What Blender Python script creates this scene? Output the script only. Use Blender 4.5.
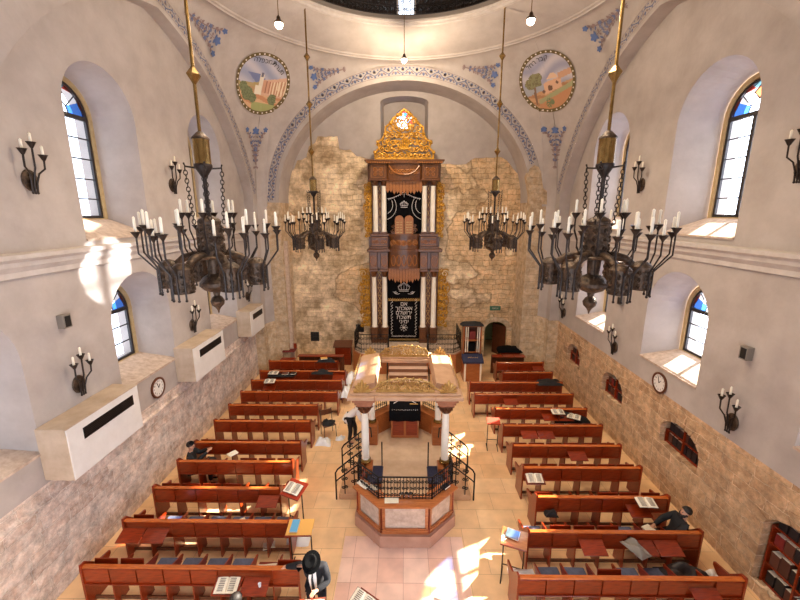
import bpy, math, random
from mathutils import Vector, Matrix
from mathutils.geometry import tessellate_polygon
from mathutils.bvhtree import BVHTree
random.seed(7)
PI = math.pi
C = bpy.context.scene.collection
for o in list(bpy.data.objects): bpy.data.objects.remove(o)
sc = bpy.context.scene

# ------------------------------------------------------------------ camera
cam = bpy.data.objects.new('camera', bpy.data.cameras.new('camera')); C.objects.link(cam)
cam.data.sensor_width = 36; cam.data.lens = 385 / 800 * 36
cam.location = (0, 0, 7.6)
cam.rotation_euler = (math.radians(90 - 12.7), 0, math.atan(4 / 385))
cam.data.clip_end = 200
sc.camera = cam
# ------------------------------------------------------------------ light
w = bpy.data.worlds.new('sky'); sc.world = w; w.use_nodes = True
bg = w.node_tree.nodes['Background']; bg.inputs[0].default_value = (.88, .96, 1.1, 1)
# overcast-bright sky, brighter on the sunny right side than over the courtyard on the left
_tc = w.node_tree.nodes.new('ShaderNodeTexCoord'); _sp = w.node_tree.nodes.new('ShaderNodeSeparateXYZ'); _ma = w.node_tree.nodes.new('ShaderNodeMath')
_ma.operation = 'MULTIPLY_ADD'; _ma.inputs[1].default_value = 2.2; _ma.inputs[2].default_value = 3.6
w.node_tree.links.new(_tc.outputs['Generated'], _sp.inputs[0]); w.node_tree.links.new(_sp.outputs[0], _ma.inputs[0]); w.node_tree.links.new(_ma.outputs[0], bg.inputs[1])
sun = bpy.data.objects.new('sun', bpy.data.lights.new('sun', 'SUN')); C.objects.link(sun)
sun.data.energy = 32; sun.data.angle = math.radians(.6); sun.data.color = (1, .9, .74)
sun.rotation_euler = Vector((-1.42, -.66, -1)).to_track_quat('-Z', 'Y').to_euler()
sun.location = (20, 20, 30)
# added spot lamp outside the near upper right window, standing in for reflected daylight
rf_ = bpy.data.objects.new('added_reflection_spot', bpy.data.lights.new('added_reflection_spot', 'SPOT')); C.objects.link(rf_)
rf_.location = (14.0, 10.15, 10.05); rf_.rotation_euler = (Vector((-7, 8.95, 6.3)) - rf_.location).to_track_quat('-Z', 'Y').to_euler()
rf_.data.energy = 42000; rf_.data.spot_size = math.radians(4.4); rf_.data.spot_blend = .12; rf_.data.shadow_soft_size = .05; rf_.data.color = (1, .97, .92)
sc.view_settings.view_transform = 'Standard'; sc.view_settings.look = 'None'
sc.view_settings.exposure = .55; sc.view_settings.gamma = 1; sc.view_settings.use_curve_mapping = False

# ------------------------------------------------------------------ helpers
def lin(c):
    return tuple((x / 12.92 if x <= .04045 else ((x + .055) / 1.055) ** 2.4) for x in c)
def rgb(r, g, b): return lin((r / 255, g / 255, b / 255)) + (1,)

class NT:
    def __init__(s, m): s.t = m.node_tree; s.n = s.t.nodes; s.l = s.t.links
    def new(s, typ, **k):
        n = s.n.new(typ)
        for a, b in k.items():
            if a.startswith('_'): setattr(n, a[1:], b)
        return n
    def link(s, a, b): s.l.new(a, b)
def mat(name, col, rough=.6, metal=0, noise=None, nscale=6, bump=0, bscale=30, coat=0, rand=0, stretch=(1, 1, 1), emis=None, spec=.5, sheen=0):
    m = bpy.data.materials.new(name); m.use_nodes = True
    t = NT(m); b = t.n['Principled BSDF']
    b.inputs['Base Color'].default_value = col; b.inputs['Roughness'].default_value = rough; b.inputs['Metallic'].default_value = metal
    b.inputs['Specular IOR Level'].default_value = spec
    b.inputs['Coat Weight'].default_value = coat; b.inputs['Sheen Weight'].default_value = sheen
    if noise or bump or rand:
        tc = t.new('ShaderNodeTexCoord'); mp = t.new('ShaderNodeMapping'); mp.inputs['Scale'].default_value = stretch
        t.link(tc.outputs['Object'], mp.inputs[0])
    out = None
    if noise:
        nz = t.new('ShaderNodeTexNoise'); nz.inputs['Scale'].default_value = nscale; nz.inputs['Detail'].default_value = 5; nz.inputs['Roughness'].default_value = .6
        t.link(mp.outputs[0], nz.inputs['Vector'])
        rp = t.new('ShaderNodeValToRGB'); rp.color_ramp.elements[0].position = .32; rp.color_ramp.elements[1].position = .7
        rp.color_ramp.elements[0].color = noise; rp.color_ramp.elements[1].color = col
        t.link(nz.outputs[0], rp.inputs[0]); out = rp.outputs[0]
    if rand:
        oi = t.new('ShaderNodeObjectInfo'); hs = t.new('ShaderNodeHueSaturation')
        mr = t.new('ShaderNodeMapRange'); mr.inputs[3].default_value = 1 - rand; mr.inputs[4].default_value = 1 + rand
        t.link(oi.outputs['Random'], mr.inputs[0]); t.link(mr.outputs[0], hs.inputs['Value'])
        if out: t.link(out, hs.inputs['Color'])
        else: hs.inputs['Color'].default_value = col
        out = hs.outputs[0]
    if out: t.link(out, b.inputs['Base Color'])
    if bump:
        nb = t.new('ShaderNodeTexNoise'); nb.inputs['Scale'].default_value = bscale; nb.inputs['Detail'].default_value = 4
        t.link(mp.outputs[0], nb.inputs['Vector'])
        bp = t.new('ShaderNodeBump'); bp.inputs['Strength'].default_value = bump; bp.inputs['Distance'].default_value = .02
        t.link(nb.outputs[0], bp.inputs['Height']); t.link(bp.outputs[0], b.inputs['Normal'])
    if emis:
        b.inputs['Emission Color'].default_value = emis[0]; b.inputs['Emission Strength'].default_value = emis[1]
    return m

def stone(name, c1, c2, c3, mortar, axis='Y', bw=.62, rh=.31, ms=.012, plaster=None, pscale=.55, pth=.5, off=0, dist=.11, con=(.62, 1.16), nsc=3.2):
    """coursed ashlar on a wall running along `axis`; optional worn patches of old plaster"""
    m = bpy.data.materials.new(name); m.use_nodes = True; t = NT(m); b = t.n['Principled BSDF']
    b.inputs['Roughness'].default_value = .85; b.inputs['Specular IOR Level'].default_value = .25
    tc = t.new('ShaderNodeTexCoord'); sp = t.new('ShaderNodeSeparateXYZ'); cb = t.new('ShaderNodeCombineXYZ')
    t.link(tc.outputs['Object'], sp.inputs[0])
    if axis == 'XY':
        ad = t.new('ShaderNodeMath', _operation='ADD'); t.link(sp.outputs['X'], ad.inputs[0]); t.link(sp.outputs['Y'], ad.inputs[1]); t.link(ad.outputs[0], cb.inputs[0])
    else: t.link(sp.outputs[axis], cb.inputs[0])
    t.link(sp.outputs['Z'], cb.inputs[1])
    nz = t.new('ShaderNodeTexNoise'); nz.inputs['Scale'].default_value = 2.2; nz.inputs['Detail'].default_value = 5; t.link(tc.outputs['Object'], nz.inputs['Vector'])
    vs = t.new('ShaderNodeVectorMath', _operation='SUBTRACT'); vs.inputs[1].default_value = (.5, .5, .5); t.link(nz.outputs['Color'], vs.inputs[0])
    vm = t.new('ShaderNodeVectorMath', _operation='SCALE'); vm.inputs['Scale'].default_value = dist; t.link(vs.outputs[0], vm.inputs[0])
    va = t.new('ShaderNodeVectorMath', _operation='ADD'); t.link(cb.outputs[0], va.inputs[0]); t.link(vm.outputs[0], va.inputs[1])
    br = t.new('ShaderNodeTexBrick'); br.offset = .5; br.offset_frequency = 2; br.squash = 1.35; br.squash_frequency = 3
    for k, v in (('Scale', 1), ('Brick Width', bw), ('Row Height', rh), ('Mortar Size', ms), ('Mortar Smooth', .4), ('Bias', -.1)): br.inputs[k].default_value = v
    br.inputs['Color1'].default_value = c1; br.inputs['Color2'].default_value = c2; br.inputs['Mortar'].default_value = mortar
    t.link(va.outputs[0], br.inputs['Vector'])
    n2 = t.new('ShaderNodeTexNoise'); n2.inputs['Scale'].default_value = 5; n2.inputs['Detail'].default_value = 8; n2.inputs['Roughness'].default_value = .7; t.link(tc.outputs['Object'], n2.inputs['Vector'])
    r2 = t.new('ShaderNodeValToRGB'); r2.color_ramp.elements[0].position = .42; r2.color_ramp.elements[1].position = .62
    t.link(n2.outputs[0], r2.inputs[0])
    mx = t.new('ShaderNodeMix', _data_type='RGBA', _blend_type='MIX'); mx.inputs[7].default_value = c3
    ml = t.new('ShaderNodeMath', _operation='MULTIPLY'); ml.inputs[1].default_value = .6; t.link(r2.outputs[0], ml.inputs[0]); t.link(ml.outputs[0], mx.inputs[0])
    t.link(br.outputs['Color'], mx.inputs[6]); col = mx.outputs[2]
    hgt = t.new('ShaderNodeMath', _operation='MULTIPLY_ADD'); hgt.inputs[1].default_value = -.9
    t.link(br.outputs['Fac'], hgt.inputs[0]); t.link(n2.outputs[0], hgt.inputs[2]); h = hgt.outputs[0]
    if plaster:
        n3 = t.new('ShaderNodeTexNoise'); n3.inputs['Scale'].default_value = pscale; n3.inputs['Detail'].default_value = 6; n3.inputs['Roughness'].default_value = .45
        mp = t.new('ShaderNodeMapping'); mp.inputs['Location'].default_value = (off, 0, off * .7); t.link(tc.outputs['Object'], mp.inputs[0]); t.link(mp.outputs[0], n3.inputs['Vector'])
        # the old render survives mostly on the left half of the wall
        gx = t.new('ShaderNodeMapRange'); gx.inputs[1].default_value = -6; gx.inputs[2].default_value = 6; gx.inputs[3].default_value = .13; gx.inputs[4].default_value = -.14; t.link(sp.outputs['X'], gx.inputs[0])
        ga = t.new('ShaderNodeMath', _operation='ADD'); t.link(n3.outputs[0], ga.inputs[0]); t.link(gx.outputs[0], ga.inputs[1])
        r3 = t.new('ShaderNodeValToRGB'); r3.color_ramp.elements[0].position = pth; r3.color_ramp.elements[1].position = pth + .008; t.link(ga.outputs[0], r3.inputs[0])
        re = t.new('ShaderNodeValToRGB'); re.color_ramp.elements[0].position = pth - .012; re.color_ramp.elements[1].position = pth; re.color_ramp.elements[0].color = (0, 0, 0, 1)
        e2 = re.color_ramp.elements.new(pth + .012); e2.color = (0, 0, 0, 1); t.link(ga.outputs[0], re.inputs[0])
        n4 = t.new('ShaderNodeTexNoise'); n4.inputs['Scale'].default_value = 1.7; n4.inputs['Detail'].default_value = 8; t.link(tc.outputs['Object'], n4.inputs['Vector'])
        r4 = t.new('ShaderNodeValToRGB'); r4.color_ramp.elements[0].position = .35; r4.color_ramp.elements[1].position = .68
        r4.color_ramp.elements[0].color = plaster[0]; r4.color_ramp.elements[1].color = plaster[1]; t.link(n4.outputs[0], r4.inputs[0])
        m2 = t.new('ShaderNodeMix', _data_type='RGBA'); t.link(r3.outputs[0], m2.inputs[0]); t.link(col, m2.inputs[6]); t.link(r4.outputs[0], m2.inputs[7]); col = m2.outputs[2]
        m3 = t.new('ShaderNodeMix', _data_type='RGBA'); e3 = t.new('ShaderNodeMath', _operation='MULTIPLY'); e3.inputs[1].default_value = .45; t.link(re.outputs[0], e3.inputs[0]); t.link(e3.outputs[0], m3.inputs[0]); t.link(col, m3.inputs[6]); m3.inputs[7].default_value = rgb(112, 84, 58); col = m3.outputs[2]
        h2 = t.new('ShaderNodeMath', _operation='MULTIPLY_ADD'); h2.inputs[1].default_value = .8; t.link(r3.outputs[0], h2.inputs[0]); t.link(h, h2.inputs[2])
        h = h2.outputs[0]
    n5 = t.new('ShaderNodeTexNoise'); n5.inputs['Scale'].default_value = nsc; n5.inputs['Detail'].default_value = 12; n5.inputs['Roughness'].default_value = .78; t.link(tc.outputs['Object'], n5.inputs['Vector'])
    m5 = t.new('ShaderNodeMapRange'); m5.inputs[1].default_value = .34; m5.inputs[2].default_value = .64; m5.inputs[3].default_value = con[0]; m5.inputs[4].default_value = con[1]; t.link(n5.outputs[0], m5.inputs[0])
    hs = t.new('ShaderNodeHueSaturation'); t.link(col, hs.inputs['Color']); t.link(m5.outputs[0], hs.inputs['Value']); col = hs.outputs[0]
    t.link(col, b.inputs['Base Color'])
    bp = t.new('ShaderNodeBump'); bp.inputs['Strength'].default_value = 1; bp.inputs['Distance'].default_value = .035
    t.link(h, bp.inputs['Height']); t.link(bp.outputs[0], b.inputs['Normal'])
    return m

M = {}
M['plaster'] = mat('plaster', rgb(190, 180, 174), .8, noise=rgb(172, 161, 154), nscale=1.3, bump=.25, bscale=9, spec=.2)
M['plaster_cool'] = mat('plaster_cool', rgb(236, 228, 222), .8, noise=rgb(222, 212, 204), nscale=2, bump=.25, bscale=9, spec=.2)
M['cornice'] = mat('cornice', rgb(204, 195, 189), .75, noise=rgb(188, 178, 171), nscale=4)
M['stone_left'] = stone('stone_left', rgb(204, 184, 170), rgb(176, 148, 130), rgb(228, 216, 206), rgb(218, 204, 192), 'Y', .62, .26, .012, dist=.2, con=(.68, 1.55))
M['stone_right'] = stone('stone_right', rgb(182, 148, 114), rgb(150, 116, 86), rgb(196, 168, 136), rgb(206, 180, 150), 'Y', .74, .26, .012, dist=.2, con=(.74, 1.75))
M['stone_back'] = stone('stone_back', rgb(218, 184, 142), rgb(198, 162, 120), rgb(232, 206, 168), rgb(170, 134, 96), 'X', .38, .25, .009,
                        plaster=(rgb(196, 166, 128), rgb(236, 214, 180)), pscale=.34, pth=.465, off=3.1, dist=.3, con=(.56, 1.42), nsc=1.7)
M['stone_pier'] = stone('stone_pier', rgb(206, 178, 144), rgb(186, 156, 122), rgb(226, 208, 182), rgb(200, 172, 138), 'XY', .7, .34, .010)
M['sill_stone'] = mat('sill_stone', rgb(214, 192, 172), .7, noise=rgb(176, 152, 134), nscale=7, bump=.3)
M['bim_floor'] = mat('bim_floor', rgb(222, 194, 164), .4, noise=rgb(202, 172, 140), nscale=3)
M['beige_board'] = mat('beige_board', rgb(206, 186, 164), .6, noise=rgb(184, 162, 138), nscale=3)
M['stair_stone'] = mat('stair_stone', rgb(206, 162, 122), .5, noise=rgb(184, 140, 102), nscale=4)
M['riser_shaded'] = mat('riser_shaded', rgb(140, 98, 72), .5)  # step body darkened: shadow on the risers put into the colour
M['tread_lit'] = mat('tread_lit', rgb(236, 204, 182), .35, noise=rgb(222, 186, 162), nscale=3)  # slab lightened: light falling on the treads put into the colour
M['pink_stone'] = mat('pink_stone', rgb(190, 146, 124), .4, noise=rgb(174, 128, 106), nscale=3)
M['wood'] = mat('wood', rgb(156, 54, 12), .3, noise=rgb(112, 30, 4), nscale=5, stretch=(1, 6, 10), coat=.3, rand=.12)
M['wood_light'] = mat('wood_light', rgb(190, 114, 60), .33, noise=rgb(150, 80, 38), nscale=5, stretch=(1, 6, 10), coat=.25, rand=.08)
M['wood_rail_lit'] = mat('wood_rail_lit', rgb(206, 112, 48), .25, noise=rgb(168, 80, 32), nscale=5, stretch=(1, 6, 10), coat=.3, rand=.1)  # lighter than the pew wood: highlight along the top rail painted in
M['wood_dark'] = mat('wood_dark', rgb(112, 62, 36), .4, noise=rgb(72, 36, 20), nscale=6, stretch=(6, 6, 1), coat=.2)
M['wood_ark'] = mat('wood_ark', rgb(126, 74, 28), .4, noise=rgb(66, 34, 10), nscale=7, stretch=(6, 6, 1.2), coat=.15, bump=.2, bscale=18)
M['wood_ark_light'] = mat('wood_ark_light', rgb(184, 116, 50), .4, noise=rgb(128, 74, 28), nscale=8, stretch=(8, 8, 1))
M['canopy_brown'] = mat('canopy_brown', rgb(168, 108, 76), .45, noise=rgb(138, 84, 56), nscale=6)
M['canopy'] = mat('canopy', rgb(196, 158, 128), .45, noise=rgb(176, 138, 108), nscale=4)
M['gold'] = mat('gold', rgb(232, 176, 60), .4, metal=.35, noise=rgb(150, 96, 16), nscale=14, bump=.4, bscale=40)
M['crest_gold'] = mat('crest_gold', rgb(196, 160, 96), .4, metal=.45, noise=rgb(160, 120, 60), nscale=14)
M['gold_thread'] = mat('gold_thread', rgb(206, 164, 92), .5, metal=.3)
M['silver_thread'] = mat('silver_thread', rgb(214, 208, 204), .5, metal=.1)
M['brass'] = mat('brass', rgb(176, 146, 92), .26, metal=.9, noise=rgb(122, 94, 50), nscale=6)
M['bronze'] = mat('bronze', rgb(106, 84, 66), .42, metal=.5, noise=rgb(40, 31, 26), nscale=11, bump=.9, bscale=22)
M['iron'] = mat('iron', rgb(62, 52, 48), .45, metal=.5, noise=rgb(34, 28, 27), nscale=9)
M['black_iron'] = mat('black_iron', rgb(26, 25, 27), .35, metal=.4)
M['marble'] = mat('marble', rgb(250, 242, 226), .3, noise=rgb(240, 230, 212), nscale=3, coat=.2)
M['wax'] = mat('wax', rgb(246, 238, 220), .5)
M['velvet'] = mat('velvet', rgb(16, 15, 18), .9, spec=.1, noise=rgb(10, 10, 12), nscale=12)
M['cloth_navy'] = mat('cloth_navy', rgb(52, 54, 84), .9, noise=rgb(40, 42, 66), nscale=20)
M['cushion'] = mat('cushion', rgb(92, 98, 122), .9, noise=rgb(78, 82, 106), nscale=14, bump=.2, rand=.12)
M['black_cloth'] = mat('black_cloth', rgb(24, 23, 26), .8, bump=.15, bscale=20)
M['suit'] = mat('suit', rgb(15, 15, 22), .9, bump=.15, bscale=20)
M['white_cloth'] = mat('white_cloth', rgb(236, 228, 222), .8, bump=.15, bscale=16)
M['skin'] = mat('skin', rgb(206, 156, 128), .55, noise=rgb(194, 140, 114), nscale=16)
M['hair'] = mat('hair', rgb(34, 26, 22), .6, bump=.3, bscale=60)
M['felt'] = mat('felt', rgb(9, 9, 10), .95, spec=.1)
M['paper'] = mat('paper', rgb(240, 232, 214), .8, noise=rgb(228, 216, 196), nscale=30)
M['ink'] = mat('ink', rgb(120, 112, 104), .8)
M['white_paint'] = mat('white_paint', rgb(234, 230, 226), .5, noise=rgb(224, 219, 214), nscale=3)
M['plastic'] = mat('plastic', rgb(238, 240, 244), .35)
M['grey'] = mat('grey', rgb(128, 120, 112), .5)
M['dark'] = mat('dark', rgb(22, 20, 20), .6)
M['chrome'] = mat('chrome', rgb(205, 205, 208), .15, metal=1)
M['frame_paint'] = mat('frame_paint', rgb(196, 172, 128), .5, noise=rgb(176, 150, 108), nscale=6)
M['window_iron'] = mat('window_iron', rgb(44, 38, 38), .5)
M['blue_paint'] = mat('blue_paint', rgb(116, 124, 152), .8, noise=rgb(98, 106, 138), nscale=10, spec=.1)
M['blue_deep'] = mat('blue_deep', rgb(98, 116, 160), .8, spec=.1)
M['mauve_paint'] = mat('mauve_paint', rgb(146, 126, 124), .8, spec=.1)
M['cream_paint'] = mat('cream_paint', rgb(232, 222, 210), .8, spec=.1)
M['ochre_paint'] = mat('ochre_paint', rgb(112, 96, 66), .8, spec=.1)
M['red_book'] = mat('red_book', rgb(122, 34, 30), .6, rand=.3)
M['brown_book'] = mat('brown_book', rgb(88, 48, 34), .6, rand=.35)
M['blue_book'] = mat('blue_book', rgb(86, 158, 200), .5)
M['teal_book'] = mat('teal_book', rgb(92, 116, 132), .5)
M['black_book'] = mat('black_book', rgb(36, 30, 32), .5, rand=.3)
M['tan_board'] = mat('tan_board', rgb(226, 170, 84), .45)
M['green'] = mat('green', rgb(60, 110, 84), .5)
M['clock_face'] = mat('clock_face', rgb(232, 226, 220), .5)
M['red_cloth'] = mat('red_cloth', rgb(184, 56, 22), .7)
M['bulb'] = mat('bulb', (1, .9, .75, 1), .5, emis=((1, .86, .62, 1), 14))
M['corridor'] = mat('corridor', rgb(150, 146, 96), .8)
M['sticker'] = mat('sticker', rgb(214, 180, 110), .5)
def glass(name, col, refl=.06):
    m = bpy.data.materials.new(name); m.use_nodes = True; t = NT(m); t.n.remove(t.n['Principled BSDF'])
    a = t.new('ShaderNodeBsdfTransparent'); a.inputs[0].default_value = col
    g = t.new('ShaderNodeBsdfGlossy'); g.inputs['Roughness'].default_value = .08
    x = t.new('ShaderNodeMixShader'); x.inputs[0].default_value = refl
    t.link(a.outputs[0], x.inputs[1]); t.link(g.outputs[0], x.inputs[2]); t.link(x.outputs[0], t.n['Material Output'].inputs[0])
    return m
M['glass'] = glass('glass', (.97, .98, 1, 1))
M['glass_blue'] = glass('glass_blue', rgb(70, 130, 225)); M['glass_red'] = glass('glass_red', rgb(200, 60, 40))
M['glass_orange'] = glass('glass_orange', rgb(230, 120, 70)); M['glass_sky'] = glass('glass_sky', rgb(150, 215, 235))

def vcol(name, rough=.8):
    m = bpy.data.materials.new(name); m.use_nodes = True; t = NT(m); b = t.n['Principled BSDF']
    a = t.new('ShaderNodeVertexColor'); a.layer_name = 'Col'; t.link(a.outputs[0], b.inputs['Base Color']); b.inputs['Roughness'].default_value = rough
    b.inputs['Specular IOR Level'].default_value = .15
    return m
M['painting'] = vcol('painting')

# floor: square slabs, tan in the aisles and pinker in the middle
def floor_mat():
    m = bpy.data.materials.new('floor_tiles'); m.use_nodes = True; t = NT(m); b = t.n['Principled BSDF']
    tc = t.new('ShaderNodeTexCoord')
    br = t.new('ShaderNodeTexBrick'); br.offset = .5; br.squash = 1
    for k, v in (('Scale', 1), ('Brick Width', .95), ('Row Height', .62), ('Mortar Size', .004), ('Mortar Smooth', .2), ('Bias', 0)): br.inputs[k].default_value = v
    br.inputs['Color1'].default_value = rgb(244, 206, 160); br.inputs['Color2'].default_value = rgb(234, 190, 140); br.inputs['Mortar'].default_value = rgb(176, 138, 106)
    t.link(tc.outputs['Object'], br.inputs['Vector'])
    b2 = t.new('ShaderNodeTexBrick'); b2.offset = 0; b2.squash = 1
    for k, v in (('Scale', 1), ('Brick Width', .56), ('Row Height', .6), ('Mortar Size', .004), ('Mortar Smooth', .2)): b2.inputs[k].default_value = v
    b2.inputs['Color1'].default_value = rgb(242, 208, 190); b2.inputs['Color2'].default_value = rgb(228, 182, 162); b2.inputs['Mortar'].default_value = rgb(176, 126, 110)
    t.link(tc.outputs['Object'], b2.inputs['Vector'])
    sp = t.new('ShaderNodeSeparateXYZ'); t.link(tc.outputs['Object'], sp.inputs[0])
    ab = t.new('ShaderNodeMath', _operation='ABSOLUTE'); t.link(sp.outputs[0], ab.inputs[0])
    l1 = t.new('ShaderNodeMath', _operation='LESS_THAN'); l1.inputs[1].default_value = 1.4; t.link(ab.outputs[0], l1.inputs[0])
    l2 = t.new('ShaderNodeMath', _operation='LESS_THAN'); l2.inputs[1].default_value = 7.8; t.link(sp.outputs[1], l2.inputs[0])
    ml = t.new('ShaderNodeMath', _operation='MULTIPLY'); t.link(l1.outputs[0], ml.inputs[0]); t.link(l2.outputs[0], ml.inputs[1])
    mx = t.new('ShaderNodeMix', _data_type='RGBA'); t.link(ml.outputs[0], mx.inputs[0]); t.link(br.outputs['Color'], mx.inputs[6]); t.link(b2.outputs['Color'], mx.inputs[7])
    nz = t.new('ShaderNodeTexNoise'); nz.inputs['Scale'].default_value = 2.4; nz.inputs['Detail'].default_value = 7; t.link(tc.outputs['Object'], nz.inputs['Vector'])
    hs = t.new('ShaderNodeHueSaturation'); mr = t.new('ShaderNodeMapRange'); mr.inputs[1].default_value = .3; mr.inputs[2].default_value = .7; mr.inputs[3].default_value = .86; mr.inputs[4].default_value = 1.1
    t.link(nz.outputs[0], mr.inputs[0]); t.link(mr.outputs[0], hs.inputs['Value']); t.link(mx.outputs[2], hs.inputs['Color']); t.link(hs.outputs[0], b.inputs['Base Color'])
    b.inputs['Roughness'].default_value = .28; b.inputs['Specular IOR Level'].default_value = .5
    return m
M['floor'] = floor_mat()

# ------------------------------------------------------------------ mesh builder
class MB:
    def __init__(s): s.v = []; s.f = []; s.mi = []; s.m = 0
    def add(s, vs, fs):
        n = len(s.v); s.v += [tuple(v) for v in vs]
        for f in fs: s.f.append(tuple(i + n for i in f)); s.mi.append(s.m)
        return s
    def box(s, x0, x1, y0, y1, z0, z1):
        return s.add([(x, y, z) for z in (z0, z1) for y in (y0, y1) for x in (x0, x1)],
                     [(0, 2, 3, 1), (4, 5, 7, 6), (0, 1, 5, 4), (2, 6, 7, 3), (0, 4, 6, 2), (1, 3, 7, 5)])
    def bbox(s, x0, x1, y0, y1, z0, z1, b=.01):
        """box with chamfered edges"""
        cx, cy, cz = (x0 + x1) / 2, (y0 + y1) / 2, (z0 + z1) / 2; hx, hy, hz = (x1 - x0) / 2, (y1 - y0) / 2, (z1 - z0) / 2
        b = min(b, hx * .9, hy * .9, hz * .9)
        vs = []; idx = {}
        for i, sx in enumerate((-1, 1)):
            for j, sy in enumerate((-1, 1)):
                for k, sz in enumerate((-1, 1)):
                    for a in range(3):
                        p = [sx * hx, sy * hy, sz * hz]
                        for q in range(3):
                            if q != a: p[q] -= (sx, sy, sz)[q] * b
                        idx[(i, j, k, a)] = len(vs); vs.append((cx + p[0], cy + p[1], cz + p[2]))
        fs = []
        for a in range(3):
            o = [q for q in range(3) if q != a]
            for sgn in (0, 1):
                r = []
                for (u, v) in ((0, 0), (1, 0), (1, 1), (0, 1)):
                    kk = [0, 0, 0]; kk[a] = sgn; kk[o[0]] = u; kk[o[1]] = v; r.append(idx[(kk[0], kk[1], kk[2], a)])
                fs.append(tuple(r))
            for u in (0, 1):
                for v in (0, 1):
                    k1 = [0, 0, 0]; k1[o[0]] = u; k1[o[1]] = v; k1[a] = 0; k2 = list(k1); k2[a] = 1
                    fs.append((idx[(*k1, o[0])], idx[(*k2, o[0])], idx[(*k2, o[1])], idx[(*k1, o[1])]))
        for i in (0, 1):
            for j in (0, 1):
                for k in (0, 1): fs.append(tuple(idx[(i, j, k, a)] for a in range(3)))
        return s.add(vs, fs)
    def lathe(s, prof, cx=0, cy=0, n=16, sx=1, sy=1, cap=True, axis='z', z0=0):
        vs = []
        for r, z in prof:
            for i in range(n):
                a = 2 * PI * i / n; vs.append((cx + r * math.cos(a) * sx, cy + r * math.sin(a) * sy, z + z0))
        fs = [(j * n + i, j * n + (i + 1) % n, (j + 1) * n + (i + 1) % n, (j + 1) * n + i) for j in range(len(prof) - 1) for i in range(n)]
        if cap: fs += [tuple(range(n))[::-1], tuple(range((len(prof) - 1) * n, len(prof) * n))]
        if axis == 'x': vs = [(z, y, x) for x, y, z in vs]
        if axis == 'y': vs = [(x, z, y) for x, y, z in vs]
        return s.add(vs, fs)
    def tube(s, pts, r, n=6, closed=False, cap=True):
        pts = [Vector(p) for p in pts]; m = len(pts); rr = r if isinstance(r, (list, tuple)) else [r] * m
        up = None; vs = []
        for i, p in enumerate(pts):
            if closed: t = pts[(i + 1) % m] - pts[i - 1]
            else: t = pts[min(i + 1, m - 1)] - pts[max(i - 1, 0)]
            if t.length < 1e-9: t = Vector((0, 0, 1))
            t.normalize()
            if up is None: up = t.orthogonal().normalized()
            up = (up - t * up.dot(t))
            up = up.normalized() if up.length > 1e-6 else t.orthogonal().normalized()
            b = t.cross(up)
            for k in range(n):
                a = 2 * PI * k / n; vs.append(p + (up * math.cos(a) + b * math.sin(a)) * rr[i])
        fs = [(j * n + k, j * n + (k + 1) % n, ((j + 1) % m) * n + (k + 1) % n, ((j + 1) % m) * n + k) for j in range(m if closed else m - 1) for k in range(n)]
        if cap and not closed: fs += [tuple(range(n))[::-1], tuple(range((m - 1) * n, m * n))]
        return s.add(vs, fs)
    def prism(s, poly, axis, a0, a1):
        """extrude a 2D polygon along an axis ('x': poly in (y,z); 'y': poly in (x,z); 'z': poly in (x,y))"""
        def P(p, a):
            return {'x': (a, p[0], p[1]), 'y': (p[0], a, p[1]), 'z': (p[0], p[1], a)}[axis]
        n = len(poly); vs = [P(p, a0) for p in poly] + [P(p, a1) for p in poly]
        return s.add(vs, [tuple(range(n))[::-1], tuple(range(n, 2 * n))] + [(i, (i + 1) % n, n + (i + 1) % n, n + i) for i in range(n)])
    def loft(s, A, B, closed=False):
        n = len(A); k = n if closed else n - 1
        return s.add(list(A) + list(B), [(i, (i + 1) % n, n + (i + 1) % n, n + i) for i in range(k)])
    def sphere(s, c, r, n=10, m=7, sz=1):
        return s.lathe([(max(r * math.sin(PI * j / m), 1e-4), c[2] - r * sz * math.cos(PI * j / m)) for j in range(m + 1)], c[0], c[1], n, cap=False)
    def xf(s, mt, start=0):
        for i in range(start, len(s.v)): s.v[i] = tuple(mt @ Vector(s.v[i]))
        return s
    def build(s, name, m, parent=None, loc=None, rot=None, smooth=True, ang=38):
        me = bpy.data.meshes.new(name); me.from_pydata(s.v, [], s.f)
        ms = m if isinstance(m, (list, tuple)) else [m]
        for k in ms: me.materials.append(M[k] if isinstance(k, str) else k)
        if len(ms) > 1: me.polygons.foreach_set('material_index', s.mi)
        if smooth:
            me.polygons.foreach_set('use_smooth', [True] * len(me.polygons)); me.set_sharp_from_angle(angle=math.radians(ang))
        me.update()
        o = bpy.data.objects.new(name, me); C.objects.link(o)
        if parent: o.parent = parent
        if loc: o.location = loc
        if rot: o.rotation_euler = rot
        return o

def tag(o, label=None, cat=None, group=None, kind=None):
    if label: o['label'] = label
    if cat: o['category'] = cat
    if group: o['group'] = group
    if kind: o['kind'] = kind
    return o
def empty(name, loc=(0, 0, 0), rz=0, label=None, cat=None, group=None):
    o = bpy.data.objects.new(name, None); C.objects.link(o); o.location = loc; o.rotation_euler = (0, 0, rz); o.empty_display_size = .1
    return tag(o, label, cat, group)
KIDS = {}
def copy_tree(o, parent=None):
    c = o.copy(); C.objects.link(c)
    if parent: c.parent = parent
    for ch in list(o.children): copy_tree(ch, c)
    return c
def dup(o, loc, rz=None, label=None, group=None):
    c = copy_tree(o); c.location = loc
    if rz is not None: c.rotation_euler = (0, 0, rz)
    if label: c['label'] = label
    if group: c['group'] = group
    return c
def struct(mb, name, m, **k):
    return tag(mb.build(name, m, **k), kind='structure')

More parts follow.
